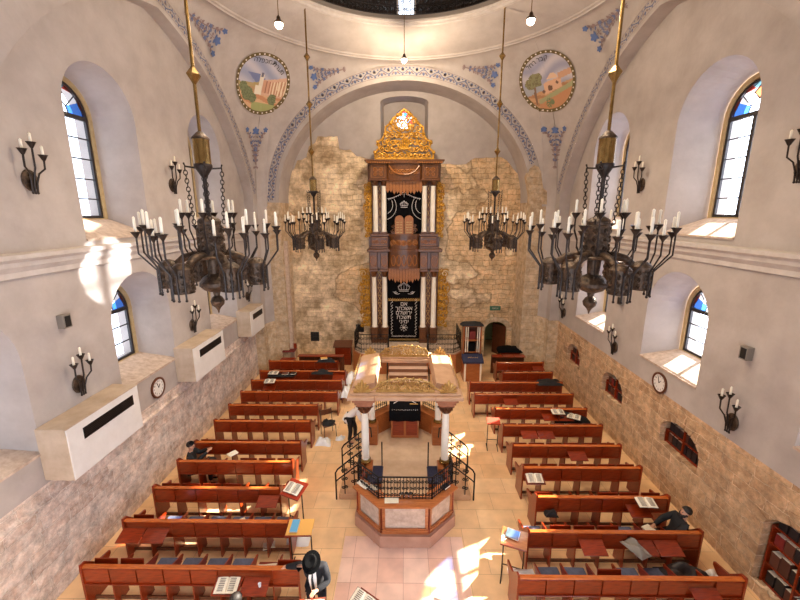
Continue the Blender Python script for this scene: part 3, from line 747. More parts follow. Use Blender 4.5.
def paint_right(x, y):
    """small domed building on a slope beside a spreading tree"""
    if y > -.05:
        t = math.sin(x * 2 - y * 10 + 2 * math.sin(x * 3)) * .5 + .5; c = (142 + 50 * t, 146 + 42 * t, 176 + 22 * t)
    elif y > -.25 + .2 * x: c = (150, 156, 168)
    else: c = (190, 142, 98) if math.sin(x * 5 + y * 24) > -.2 else (164, 112, 74)
    if -.2 < x < .5 and -.42 + .3 * x < y < -.02 + .2 * x: c = (216, 166, 132)
    if .4 < x and -.12 + .25 * x < y < .12 + .22 * x: c = (196, 148, 116)
    if (x - .2) ** 2 + (y - .08) ** 2 < .03 and y > .05: c = (224, 186, 152)
    if (x - .05) ** 2 + (y + .26) ** 2 < .008: c = (96, 66, 52)
    if (x + .22) ** 2 + (y + .34) ** 2 < .003 or (x - .34) ** 2 + (y + .1) ** 2 < .003: c = (96, 66, 52)
    if x > -.4 and y < -.46 + .35 * x: c = (150, 154, 108) if y > -.62 + .35 * x else (186, 124, 82)
    if -.62 < x < -.48 and -.75 < y < 0: c = (112, 82, 64)
    for cx, cy, r in ((-.5, .12, .24), (-.7, .0, .2), (-.34, .2, .15), (-.38, .0, .14)):
        if (x - cx) ** 2 + (y - cy) ** 2 < r * r: c = (122, 122, 84) if h2(int(x * 26), int(y * 26)) > .4 else (98, 96, 64)
    if (x + .05) ** 2 + (y + .76) ** 2 < .03 and h2(int(x * 30), int(y * 30)) > .3: c = (98, 112, 70)
    return c
def medallion(k, o, n, R, paint, texts, label):
    root = empty('medallion', o, 0, label, 'painting', None)
    n = Vector(n).normalized(); up = Vector((0, 0, 1)); up = (up - n * up.dot(n)).normalized(); ri = up.cross(n); o = Vector(o); bv = pend_bvh[k]
    def on(x, y, d):
        p = o + ri * x + up * y; h = bv.find_nearest(p, 3); return (h[0] if h[0] else p) + n * d - o
    N = 64; vs = []; fs = []; cl = []; idx = {}
    for j in range(N + 1):
        for i in range(N + 1):
            x, y = (2 * i / N - 1), (2 * j / N - 1); r = math.hypot(x, y)
            if r > 1: x, y = x / r, y / r
            idx[i, j] = len(vs); vs.append(on(x * R * .9, y * R * .9, .02))
    for j in range(N):
        for i in range(N):
            x, y = (2 * i + 1) / N - 1, (2 * j + 1) / N - 1
            if math.hypot(x, y) < 1.02: fs.append((idx[i, j], idx[i + 1, j], idx[i + 1, j + 1], idx[i, j + 1])); cl.append(lin(tuple((q * .78 + m_ * .22) / 255 for q, m_ in zip(paint(x, y), (206, 190, 176)))))
    me = bpy.data.meshes.new('picture'); me.from_pydata(vs, [], fs); me.materials.append(M['painting'])
    ca = me.color_attributes.new('Col', 'FLOAT_COLOR', 'CORNER')
    for p in me.polygons:
        for li in p.loop_indices: ca.data[li].color = (*cl[p.index], 1)
    q = bpy.data.objects.new('picture', me); C.objects.link(q); q.parent = root
    b = MB(); nn = 72
    for i in range(nn):
        a0, a1 = 2 * PI * i / nn, 2 * PI * (i + 1) / nn
        b.add([on(R * r * math.cos(a), R * r * math.sin(a), .035) for r, a in ((.89, a0), (1, a0), (1, a1), (.89, a1))], [(0, 1, 2, 3)])
    b.build('border', 'ochre_paint', root)
    b = MB()
    for i in range(36):
        a = 2 * PI * i / 36
        b.add([on(R * (.945 * math.cos(a) + .028 * math.cos(t)), R * (.945 * math.sin(a) + .028 * math.sin(t)), .05) for t in [2 * PI * q / 8 for q in range(8)]], [tuple(range(8))])
    b.build('beading', 'cream_paint', root)
    b = MB()
    for tx, sz, x, y, rot in texts:
        for P_ in text_polys(tx, sz * R, x * R, y * R, rot): b.add([on(px, py, .045) for px, py in P_], [tuple(range(len(P_)))])
    b.build('lettering', 'dark', root, smooth=False)
medallion(0, (-5.58, 16.62, 12.57), (.62, -.6, -.5), 1.18, paint_left, [('מערת', .22, .42, .60, -.55), ('המכפלה', .22, -.08, .72, .05)],
          'round painted medallion of a long pale hall and tower above the left chandeliers')
medallion(1, (5.58, 16.66, 12.62), (-.6, -.62, -.5), 1.18, paint_right, [('קבר', .22, -.02, .74, .05), ('רחל', .22, -.42, .62, .45)],
          'round painted medallion of a domed building beside a tree, right of the arch')
for k, nm, a, b_, n, L in ((0, 'beside the dome ring at the upper left corner', (-6.51, 13.13, 13.5), (-6.26, 15.04, 13.19), (.85, -.17, -.5), 1.55),
                    (0, 'between left medallion and arch crown', (-2.61, 18.06, 13.57), (-4.0, 17.79, 13.22), (.22, -.77, -.6), 1.45),
                    (0, 'below the left medallion', (-6.35, 17.52, 9.56), (-6.08, 17.1, 10.94), (.7, -.68, -.2), 1.6),
                    (1, 'beside the dome ring at the upper right corner', (6.56, 13.23, 13.64), (6.33, 15.1, 13.29), (-.75, -.17, -.62), 1.55),
                    (1, 'between right medallion and arch crown', (2.56, 18.04, 13.62), (4.07, 17.78, 13.23), (-.22, -.72, -.66), 1.45),
                    (1, 'below the right medallion', (6.34, 17.55, 9.55), (6.07, 17.13, 10.92), (-.7, -.68, -.2), 1.6)):
    o = decal('floral_spray', ['mauve_paint', 'blue_paint', 'blue_deep'], motif(L, 1.0 if 'below' in nm else .95), Vector(a), Vector(n), Vector(b_) - Vector(a), None, pend_bvh[k])
    tag(o, 'painted spray of blue flowers on plaster, ' + nm, 'painted ornament', 'painted flower sprays round the medallions')

def band(P_of, length, name, label, w=.5):
    """running scroll of leaves; P_of(s, v): s along the arch 0..length, v across 0..1"""
    mb = MB(); step = .30; n = int(length / step)
    def poly(pts): mb.add([P_of(s, v) for s, v in pts], [tuple(range(len(pts)))])
    for e in (.04, .93):
        q = n * 3
        for i in range(q):
            s0, s1 = length * i / q, length * (i + 1) / q; mb.m = 1; poly([(s0, e), (s1, e), (s1, e + .035), (s0, e + .035)])
    for i in range(n):
        s = (i + .5) * length / n; d = 1 if i % 2 else -1; hh = step / w
        mb.m = 0
        vine = [(s - step / 2 + step * t / 5, .5 + d * .2 * math.sin(PI * t / 5)) for t in range(6)]
        for (a, b) in zip(vine[:-1], vine[1:]): poly([(a[0], a[1] - .05), (b[0], b[1] - .05), (b[0], b[1] + .05), (a[0], a[1] + .05)])
        for (ds, dv, a, l, wd) in ((0, -.02 * d, PI / 2 * -d, .36, .24), (-.05, -.02 * d, -d * PI / 2 - .8, .30, .18), (.05, -.02 * d, -d * PI / 2 + .8, .30, .18), (0, .24 * d, PI / 2 * d, .18, .2), (.1, .28 * d, .3, .2, .14), (-.1, .28 * d, PI - .3, .2, .14)):
            mb.m = 0 if abs(l - .30) > .01 else 1
            lf = leaf2d(0, 0, a, l, wd)
            poly([(s + ds + x * w, .5 + dv + y) for x, y in lf])
    return tag(mb.build(name, ['blue_paint', 'mauve_paint'], smooth=False), label, 'painted ornament', 'painted scroll borders of the arches')
def Pback(Lx, z_from, z_to):
    # arc-length table of the middle line
    a_, b_ = (AI + AO) / 2 + .05, (BI + BO) / 2 + .05
    T_ = [PI * i / 400 for i in range(401)]; acc = [0]
    for i in range(400): acc.append(acc[-1] + math.dist(ell(a_, b_, T_[i]), ell(a_, b_, T_[i + 1])))
    def f(s, v, lo=z_from, hi=z_to):
        s = lo + s
        i = min(399, max(0, next((q for q in range(400) if acc[q + 1] >= s), 399))); u = (s - acc[i]) / (acc[i + 1] - acc[i]); t = T_[i] + (T_[i + 1] - T_[i]) * u
        r = .28 + .72 * v
        return ((AI + (AO - AI) * r) * math.cos(t), YP - .008, ZI + (BI + (BO - BI) * r) * math.sin(t))
    return f, acc[-1]
f_, tot = Pback(0, 1.75, 0); band(f_, tot - 1.75 - .1, 'painted_border', 'painted border of blue scrolls round the big arch of the far wall')
for s, F in ((-1, FL), (1, FR)):
    rm = 7.39 + .28; a0 = math.asin(min(1, (YC - .15 - YCc) / rm)); a1 = math.asin((11.0 - YCc) / rm)
    def f_(q, v, s=s, F=F):
        a = a0 - q / rm; r = 7.39 + .13 + .34 * v; y = YCc + r * math.sin(a)
        return (F - s * .008, min(y, YC), ZCc + r * math.cos(a))
    band(f_, (a0 - a1) * rm, 'painted_border', 'painted border of blue scrolls on the %s side arch' % ('left' if s < 0 else 'right'), .34)

# ================================================================== PEWS
PT = .525
def divider_profile(): return [(-.02, 0), (.34, 0), (.30, .40), (.60, .60), (.60, .64), (.40, .69), (.12, .78), (.10, .60), (.0, .58)]
def make_pew(n, label, group, flaps_up=(), down=()):
    W = n * PT; t = empty('pew', (0, 0, 0), 0, label, 'pew', group)
    MB().bbox(.02, W - .02, 0, .03, .58, .93, .006).build('backrest', 'wood', t)
    MB().bbox(0, W, -.045, .055, .93, .962, .012).build('top_rail', 'wood_rail_lit', t)
    MB().bbox(.02, W - .02, -.07, 0, .575, .595, .005).build('book_ledge', 'wood', t)
    ep = [(-.06, 0), (.44, 0), (.42, .42), (.64, .60), (.64, .67), (.3, .74), (.07, 1.0), (-.05, 1.02), (-.06, .9)]
    for x in (-.02, W - .02): MB().prism(ep, 'x', x, x + .04).build('end_panel', 'wood', t)
    dv = MB().prism(divider_profile(), 'x', -.014, .014).build('divider', 'wood', t); dv.location = (PT, 0, 0)
    for i in range(2, n): d2 = dv.copy(); C.objects.link(d2); d2.parent = t; d2.location = (PT * i, 0, 0)
    st = None                                       # tip-up seats: folded against the back unless a cushion lies on them
    for i in range(n):
        if st is None: st = d2 = MB().bbox(-PT / 2 + .03, PT / 2 - .03, 0, .44, -.025, 0, .008).build('seat', 'wood', t)
        else: d2 = st.copy(); C.objects.link(d2); d2.parent = t
        if i in down: d2.location = (PT * (i + .5), .16, .455); d2.rotation_euler = (0, 0, 0)
        else: d2.location = (PT * (i + .5), .15, .45); d2.rotation_euler = (math.radians(78), 0, 0)
    MB().box(.03, W - .03, .1, .13, .05, .12).build('foot_rail', 'wood_dark', t)
    fl = None
    for i in range(n):
        if fl is None: fl = d2 = MB().bbox(.012, PT - .012, -.012, .012, -.33, 0, .005).build('desk_flap', 'wood', t)
        else: d2 = fl.copy(); C.objects.link(d2); d2.parent = t
        if i in flaps_up: d2.location = (PT * i, -.05, .80); d2.rotation_euler = (-math.radians(72), 0, 0)
        else: d2.location = (PT * i, -.025, .915); d2.rotation_euler = (0, 0, 0)
    return t
LROWS = [(6.06, 8, (5, 6)), (7.2, 7, (0, 1)), (8.25, 6, (5,)), (9.3, 6, ()), (10.2, 6, ()), (11.4, 6, ()), (12.47, 6, ()), (13.5, 7, ()), (14.53, 7, (1,)), (15.5, 7, (1, 2, 6)), (16.65, 6, ())]
RROWS = [(5.92, 8, (1,)), (6.99, 7, (1, 2, 4)), (8.03, 6, (1,)), (9.13, 6, (5,)), (10.13, 6, (2,)), (11.22, 6, (3, 4)), (12.3, 6, (2, 1)), (13.4, 7, (4,)), (14.44, 7, ()), (15.45, 4, ()), (16.58, 4, (0,))]
LX, RX = -6.2, 6.35
DOWN = {('L', 1): (2, 3, 4, 5, 6), ('L', 2): (1, 2, 3, 4, 5, 6), ('R', 1): (0, 1, 2, 3, 5, 6, 7), ('R', 2): (2, 6, 0, 1), ('L', 3): (4, 5), ('L', 4): (0, 1, 2), ('R', 3): (3, 4)}
LLAB = ['nearest wooden pew on the left, blue cushions and an open book on its flap', 'second wooden pew from the camera on the left, two flaps up at the wall end',
        'third wooden pew from the camera on the left, beside the red-edged reading stand', 'fourth wooden pew from the camera on the left, where a man in black sits',
        'fifth wooden pew from the camera on the left, short and empty', 'sixth wooden pew from the camera on the left', 'seventh wooden pew from the camera on the left, beside the metal chair',
        'eighth wooden pew from the camera on the left', 'ninth wooden pew from the camera on the left, one open book near the wall', 'tenth wooden pew from the camera on the left, black cloth and books on it',
        'farthest wooden pew on the left, nearest the red-seated chair']
RLAB = ['wooden pew nearest the camera on the right, a dark bag on its wall end', 'second wooden pew from the camera on the right, where the man in black leans back',
        'third wooden pew from the camera on the right, open book on its wall end', 'fourth wooden pew from the camera on the right, a printed sheet on its aisle flap',
        'fifth wooden pew from the camera on the right, one flap half way along raised', 'sixth wooden pew from the camera on the right, beside the small red stand',
        'seventh wooden pew from the camera on the right, open book and black bag on it', 'eighth wooden pew from the camera on the right, one pale flap up',
        'ninth wooden pew from the camera on the right, black cloth over its wall end', 'short wooden pew, second from the far end on the right', 'short wooden pew at the far end on the right, beside the covered table']
for rows, x0, labs, right in ((LROWS, LX, LLAB, 0), (RROWS, RX, RLAB, 1)):
    for ri, ((y, n, up), lb) in enumerate(zip(rows, labs)):
        up2 = [n - 1 - u for u in up] if right else up
        p = make_pew(n, lb, 'rows of wooden pews on the %s of the aisle' % ('right' if right else 'left'), up2, [n - 1 - u if right else u for u in DOWN.get(('R' if right else 'L', ri + 1), ())])
        p.location = (x0 - n * PT if right else x0, y, 0)
def seatpos(side, row, i, dy=.42, z=.456):
    y, n, _ = (LROWS if side == 'L' else RROWS)[row - 1]
    x = LX + (i + .5) * PT if side == 'L' else RX - (i + .5) * PT
    return (x, y + dy, z)
# raised flaps behind the last right pew (three in a row) belong to a low reading shelf
t = empty('reading_shelf', (5.0, 17.45, 0), 0, 'low wooden reading shelf of three boards behind the far right pew', 'shelf')
for i in range(3): MB().bbox(-.78 + i * .53, -.28 + i * .53, -.2, .16, .93, .955, .005).build('board', 'wood', t)
MB().bbox(-.78, .8, .1, .14, .0, .93, .005).build('back_panel', 'wood_dark', t)

# cushions
def make_cushion():
    m = MB(); m.bbox(-.235, .235, -.22, .22, 0, .055, .022); return m.build('seat_cushion', 'cushion')
cu0 = make_cushion(); first = True
def place(o, loc, rz=0, label=None, cat=None, group=None):
    global USED
    q = o if o.name not in USED else copy_tree(o)
    USED.add(o.name); q.location = loc; q.rotation_euler = (0, 0, rz); tag(q, label, cat, group); return q
USED = set()
ORD = ['first', 'second', 'third', 'fourth', 'fifth', 'sixth', 'seventh', 'eighth', 'ninth']
for side, row, idxs, where in (('L', 1, (2, 3, 4, 5), 'nearest left pew'), ('L', 2, (1, 2, 3, 4, 5, 6), 'second left pew'), ('R', 1, (3, 5, 6), 'nearest right pew'), ('R', 2, (2, 6), 'second right pew'), ('R', 1, (2,), 'nearest right pew')):
    for k, i in enumerate(idxs):
        w_ = 'wall' 
        place(cu0, seatpos(side, row, i), random.uniform(-.04, .04), 'blue-grey cushion on the %s seat from the %s of the %s' % (ORD[i], w_, where), 'cushion', 'blue-grey seat cushions on the pews')

# books and papers
def make_open_book(w=.42, h=.27, name='open_book'):
    t = empty(name)
    MB().bbox(-w / 2 - .008, w / 2 + .008, -h / 2 - .008, h / 2 + .008, 0, .008, .002).build('cover', 'brown_book', t)
    pg = MB()
    for s in (-1, 1):
        prof = [(0, .012), (.03 * s, .034), (s * w * .22, .036), (s * w * .38, .026), (s * w * .5, .012)]
        poly = [(0, .008)] + prof + [(s * w * .5, .008)]
        pg.prism(poly, 'y', -h / 2, h / 2)
    pg.build('pages', 'paper', t, ang=60)
    tx = MB()
    for s in (-1, 1):
        for r in range(8): tx.box(min(s * .045, s * w * .36), max(s * .045, s * w * .36), h / 2 - .035 - r * .029, h / 2 - .022 - r * .029, .034, .0385)
    tx.build('lines_of_print', 'ink', t, smooth=False)
    return t
ob0 = make_open_book()
def closed_book(loc, rz, sz, m, label, tilt=0, group=None):
    a, b, c = sz; t = empty('book', loc, rz, label, 'book', group); t.rotation_euler = (tilt, 0, rz)
    MB().bbox(-a / 2, a / 2, -b / 2, b / 2, 0, c, .004).build('cover', m, t)
    MB().box(-a / 2 + .008, a / 2 + .003, -b / 2 - .002, b / 2 + .002, .006, c - .006).build('page_block', 'paper', t)
    return t
def flap_top(side, row, i, z=.0):
    y, n, _ = (LROWS if side == 'L' else RROWS)[row - 1]; x = LX + (i + .5) * PT if side == 'L' else RX - (i + .5) * PT
    return (x, y - .21, .765 + z)
def obook(loc, rz, tilt, label, group=None):
    q = place(ob0, loc, rz, label, 'book', group); q.rotation_euler = (tilt, 0, rz); return q
TL = math.radians(18)
G = 'open books lying on the flaps'
obook(flap_top('L', 1, 5), .02, TL, 'open book on the raised flap of the nearest left pew', G)
obook((LX + 1.5 * PT, 14.40, .97), .05, .2, 'open book lying across the back of the ninth left pew', G)
obook((LX + 1.2 * PT, 15.33, .93), -.03, .12, 'open book on black cloth on the tenth left pew, nearest the wall', G)
obook(flap_top('R', 4, 5), .0, TL, 'single printed sheet spread on the aisle flap of the fourth right pew', G)
obook((RX - 2.0 * PT, 12.12, .93), -.04, .15, 'large open book on the seventh right pew', G)
obook((RX - 1.0 * PT, 12.04, .80), -.5, .15, 'white open pages on the black bag, wall end of the seventh right pew', G)
obook((RX - 1.2 * PT, 7.86, .94), -.05, .2, 'open book on the third right pew in front of the man leaning back', G)
# black cloths
def rag(name, cx, cy, z, w, d, h, m, label, cat, rz=0, amp=.05, seed=1, group=None):
    r = random.Random(seed); N = 12; vs = []; ph = [r.uniform(0, 6) for _ in range(6)]
    def H(u, v):
        e = min(1, 3.2 * min(u, 1 - u, v, 1 - v)) ** .5
        return max(.002, e * (h + amp * (math.sin(7 * u + ph[0]) * math.sin(6 * v + ph[1]) + .6 * math.sin(13 * u + 9 * v + ph[2]))))
    for j in range(N + 1):
        for i in range(N + 1):
            u, v = i / N, j / N; k = 1 + .12 * math.sin(5 * u + ph[3]) * math.sin(4 * v + ph[4])
            vs.append(((u - .5) * w * k, (v - .5) * d * k, H(u, v)))
    nb = len(vs); vs += [(x, y, 0) for x, y, _ in vs]
    fs = [(j * (N + 1) + i, j * (N + 1) + i + 1, (j + 1) * (N + 1) + i + 1, (j + 1) * (N + 1) + i) for j in range(N) for i in range(N)]
    fs += [tuple(q + nb for q in f[::-1]) for f in fs]
    mb = MB(); mb.add(vs, fs); o = mb.build(name, m, None, (cx, cy, z), (0, 0, rz), ang=80); return tag(o, label, cat, group)
rag('cloth', LX + 1.9 * PT, 15.34, .82, 1.15, .36, .06, 'black_cloth', 'black cloth draped over the tenth left pew under the books', 'cloth', seed=3, amp=.01)
rag('cloth', LX + 5.2 * PT, 15.45, .90, .9, .4, .09, 'black_cloth', 'black coat dropped over the aisle end of the tenth left pew', 'coat', seed=4)
rag('cloth', LX + 5.0 * PT, 16.7, .93, .8, .35, .12, 'black_cloth', 'heap of dark clothes on the aisle end of the far left pew', 'coat', seed=5)
closed_book((LX + 4.8 * PT, 16.68, 1.06), .3, (.3, .22, .04), 'tan_board', 'tan book lying on the clothes at the far left pew')
closed_book((LX + 2.15 * PT, 15.36, .90), .1, (.26, .3, .035), 'brown_book', 'brown book beside the open book on the tenth left pew')
closed_book((LX + 2.8 * PT, 15.36, .90), -.05, (.22, .28, .035), 'black_book', 'black book on the dark cloth of the tenth left pew')
rag('cloth', RX - .9 * PT, 14.5, .90, 1.0, .5, .12, 'black_cloth', 'black coat heaped on the wall end of the ninth right pew', 'coat', seed=6)
rag('bag', RX - 1.1 * PT, 12.2, .60, 1.2, .5, .2, 'black_cloth', 'black bag hanging over the wall end of the seventh right pew', 'bag', seed=7)
rag('bag', RX - 1.35 * PT, 6.38, .46, .9, .42, .2, 'black_book', 'dark patterned bag with straps on the nearest right pew', 'bag', seed=8, amp=.09)
rag('bag', RX - .35 * PT, 6.35, .46, .3, .3, .16, 'white_cloth', 'white plastic bag at the wall end of the nearest right pew', 'bag', seed=9)
rag('cloth', RX - 7.5 * PT, 6.34, .46, .5, .4, .05, 'plastic', 'white and blue plastic wrapper on the aisle seat of the nearest right pew', 'wrapper', seed=10, amp=.03)
rag('coat', RX - 2.9 * PT, 6.72, .80, .3, .5, .09, 'grey', 'grey coat hanging over the back of the second right pew', 'coat', rz=.4, seed=11)
rag('paper', LX + 6.5 * PT, 6.42, .46, .5, .36, .03, 'paper', 'yellowed papers spread on an aisle seat of the nearest left pew', 'papers', seed=12, amp=.01)
for k, (x, y, z) in enumerate(((LX + 5.4 * PT, 8.65, .46), (LX + 5.9 * PT, 7.4, .1), (LX + 4.5 * PT, 7.62, .52), (LX + 2.6 * PT, 9.62, .96))):
    closed_book((x, y, z), .3 * k, (.26, .2, .02), 'paper', ['white booklet on the aisle seat of the third left pew', 'white booklet low under the aisle end of the second left pew',
                 'white booklet on a seat of the second left pew', 'white sheet beside the man seated at the left wall'][k])
# hats on the third right pew
def make_hat(loc, label, rz=0, tilt=0, parent=None):
    pr = [(.17, .0), (.175, .006), (.17, .012), (.1, .018), (.092, .03), (.088, .09), (.075, .125), (.04, .12), (.005, .105)]
    if parent: return MB().lathe(pr, n=24, sx=1, sy=1.15).build('hat', 'felt', parent, loc, (tilt, 0, rz))
    t = empty('hat', loc, rz, label, 'hat'); MB().lathe(pr, n=24, sx=1, sy=1.15).build('crown_and_brim', 'felt', t)
    MB().lathe([(.094, .02), (.0965, .022), (.0945, .042), (.092, .044)], n=24, sy=1.15, cap=False).build('ribbon', 'black_cloth', t); return t
make_hat(seatpos('R', 3, 3, .4), 'black felt hat on a seat of the third right pew')
rag('bag', *seatpos('R', 3, 4, .4)[:2], .46, .35, .3, .1, 'white_cloth', 'crumpled white bag beside the black hat on the third right pew', 'bag', seed=14)
rag('bag', RX - 5.4 * PT, 7.86, .6, .3, .2, .1, 'black_cloth', 'black pouch on the book ledge of the third right pew', 'bag', seed=15, amp=.02)
# cup on a flap
t = empty('cup', (flap_top('L', 1, 6)[0] + .1, flap_top('L', 1, 6)[1] - .02, .775), 0, 'clear plastic cup on a flap of the nearest left pew', 'cup')
MB().lathe([(.022, 0), (.03, .07), (.031, .072), (.028, .07), (.02, .006)], n=14).build('cup_body', 'plastic', t)

# ---- reading stands
def stand(loc, rz, h, w, d, label, m='wood_light', tilt=.35, metal=True, band_m=None, edge='wood'):
    t = empty('reading_stand', loc, rz, label, 'reading stand', 'movable reading stands in the aisles')
    tp = MB().bbox(-w / 2, w / 2, -d / 2, d / 2, -.012, .012, .004).build('top', m, t, (0, 0, h), (tilt, 0, 0))
    MB().bbox(-w / 2, w / 2, -d / 2 - .01, -d / 2 + .012, .0, .03, .004).build('book_stop', edge, tp)
    lm = 'iron' if metal else 'wood'
    for s in (-1, 1):
        x = s * w * .4
        MB().tube([(x, .0, h - .02), (x, .02, .06)], .014, 8).build('leg', lm, t)
        MB().tube([(x, -.2, .015), (x, 0, .05), (x, .22, .015)], .013, 8).build('foot', lm, t)
    MB().tube([(-w * .4, .015, .3), (w * .4, .015, .3)], .011, 8).build('crossbar', lm, t)
    return t
stand((-2.62, 8.0, 0), -.42, 1.13, .52, .46, 'metal-legged reading stand with a red-edged top, beside the third left pew', 'red_cloth')
q = obook((-2.64, 7.98, 1.16), -.42, .35, 'white open book on the red-edged reading stand', None)
stand((-2.22, 6.98, 0), .03, 1.0, .55, .42, 'sunlit yellow reading stand at the end of the second left pew', 'tan_board', .12, True)
closed_book((-2.33, 6.98, 1.035), .0, (.16, .3, .03), 'blue_book', 'bright blue book on the yellow reading stand', .12)
stand((2.30, 6.72, 0), -.35, 1.02, .52, .42, 'wooden reading stand with thin dark legs at the second right pew', 'wood_light', .2)
closed_book((2.28, 6.78, 1.06), -.5, (.26, .2, .035), 'teal_book', 'grey-blue book on the wooden reading stand at the right aisle', .2)
stand((2.93, 11.42, 0), -.1, .98, .42, .36, 'small red-topped reading stand beside the sixth right pew', 'red_cloth', .15)
stand((-1.55, 5.18, 0), .1, 1.05, .46, .36, 'reading stand in front of the standing man in the black hat', 'wood', .25, False)
obook((-1.55, 5.16, 1.09), .1, .25, 'open book held by the standing man in the black hat')
stand((-.66, 5.28, 0), -.6, 1.08, .42, .34, 'reading stand cut off by the bottom edge of the picture', 'wood', .3, True)
obook((-.7, 5.28, 1.12), -.6, .3, 'open book on the stand at the bottom edge of the picture')
# metal chair by the seventh left pew with jacket and white papers
t = empty('chair', (-2.62, 12.1, 0), .5, 'metal-framed chair with dark back near the seventh left pew', 'chair')
MB().bbox(-.22, .22, -.2, .22, .44, .47, .01).build('seat', 'wood_dark', t)
for sx in (-1, 1):
    for sy in (-1, 1): MB().tube([(sx * .2, sy * .19, .44), (sx * .21, sy * .21, .0)], .012, 6).build('leg', 'iron', t)
    MB().tube([(sx * .2, .2, .44), (sx * .2, .27, .9)], .012, 6).build('back_post', 'iron', t)
MB().bbox(-.2, .2, .245, .27, .68, .88, .01).build('backrest', 'wood_dark', t)
rag('jacket', -2.62, 12.1, .472, .4, .36, .09, 'black_cloth', 'dark jacket dropped on the metal chair', 'jacket', seed=20)
rag('bag', -2.72, 12.0 - .35, .0, .5, .4, .16, 'plastic', 'white plastic bag on the floor under the metal chair', 'bag', seed=21)
rag('bag', -2.2, 11.9, .0, .3, .24, .07, 'plastic', 'small white plastic bag on the aisle floor right of the chair', 'bag', seed=22)
rag('bag', -2.35, 14.6, .35, .4, .8, .3, 'plastic', 'large white plastic bag at the aisle end of the ninth left pew', 'bag', seed=23)
rag('bag', -2.35, 15.9, .35, .4, .8, .35, 'plastic', 'large white plastic bag at the aisle end of the tenth left pew', 'bag', seed=24)
rag('bag', -2.5, 7.75, .0, .55, .5, .14, 'plastic', 'white plastic bag on the floor behind the red-edged reading stand', 'bag', seed=25)

# ================================================================== BIMAH
B = 0.04
def octo(hw, y0, y1, ch, cx=B): return [(cx - hw + ch, y0), (cx + hw - ch, y0), (cx + hw, y0 + ch), (cx + hw, y1 - ch), (cx + hw - ch, y1), (cx - hw + ch, y1), (cx - hw, y1 - ch), (cx - hw, y0 + ch)]
bim = empty('reader_platform', (0, -.08, -.02), 0, 'octagonal wooden reader platform with stone plinth in the middle of the hall', 'platform')
MB().prism(octo(1.24, 7.55, 12.2, .66), 'z', 0, .33).build('plinth', 'pink_stone', bim, smooth=False)
MB().prism(octo(1.12, 7.72, 12.05, .6), 'z', .33, .55).build('platform_floor', 'bim_floor', bim, smooth=False)
OC = octo(1.17, 7.62, 12.12, .62)
def side_frame(i):
    a, b = Vector((*OC[i], 0)), Vector((*OC[(i + 1) % 8], 0)); d = (b - a).normalized(); n = Vector((d.y, -d.x, 0)); return a, b, d, n
for i in (7, 0, 1, 3, 5, 4):
    a, b, d, n = side_frame(i); L = (b - a).length
    mt = Matrix(((d.x, -n.x, 0, a.x), (d.y, -n.y, 0, a.y), (0, 0, 1, 0), (0, 0, 0, 1)))
    m = MB()
    m.box(0, L, 0, .06, .33, .45); m.box(0, L, 0, .06, 1.06, 1.16); m.box(0, .09, 0, .06, .45, 1.06); m.box(L - .09, L, 0, .06, .45, 1.06)
    m.box(.0, L, -.025, 0, .42, .46); m.box(.06, L - .06, -.012, 0, .46, .5)
    fo = m.xf(mt).build('panel_frame', 'wood_light', bim)
    m = MB(); m.box(.09, L - .09, .02, .05, .45, 1.06); m.xf(mt).build('stone_inset', 'sill_stone', fo)
    for x in (.0, L):
        m = MB(); m.lathe([(.035, .4), (.02, .5), (.024, .7), (.02, .98), (.035, 1.04)], x, -.0, 8); m.xf(mt).build('colonnette', 'wood', fo)
# inner wooden lining and counter
oo, oi = octo(1.27, 7.46, 12.2, .67), octo(.98, 7.88, 11.85, .52)
for grp_ in ((7, 0, 1), (3, 4, 5)):
    m = MB()
    for i in grp_:
        j = (i + 1) % 8
        A, Bq, Cq, D = oo[i], oo[j], oi[j], oi[i]
        m.add([(*A, 1.16), (*Bq, 1.16), (*Cq, 1.16), (*D, 1.16), (*A, 1.2), (*Bq, 1.2), (*Cq, 1.2), (*D, 1.2)], [(0, 3, 2, 1), (4, 5, 6, 7), (0, 1, 5, 4), (1, 2, 6, 5), (2, 3, 7, 6), (3, 0, 4, 7)])
    m.build('counter_top', 'wood_light', bim, smooth=False)
    m = MB()
    for i in grp_:
        j = (i + 1) % 8; m.add([(*oi[i], .55), (*oi[j], .55), (*oi[j], 1.17), (*oi[i], 1.17)], [(0, 1, 2, 3)])
    m.build('inner_lining', 'wood_light', bim, smooth=False)
# parapet piers that carry the columns, beside the two stair openings
for s in (-1, 1):
    for y in (9.0, 11.0): MB().bbox(B + s * 1.04 - .19, B + s * 1.04 + .19, y - .19, y + .19, .3, 1.2, .02).build('column_pedestal', 'wood_light', bim)
    MB().prism([(9.0, .9), (9.05, 1.2), (8.3, 1.2), (8.3, .9)], 'x', B + s * 1.04 - .03, B + s * 1.04 + .03).build('side_board', 'wood', bim)
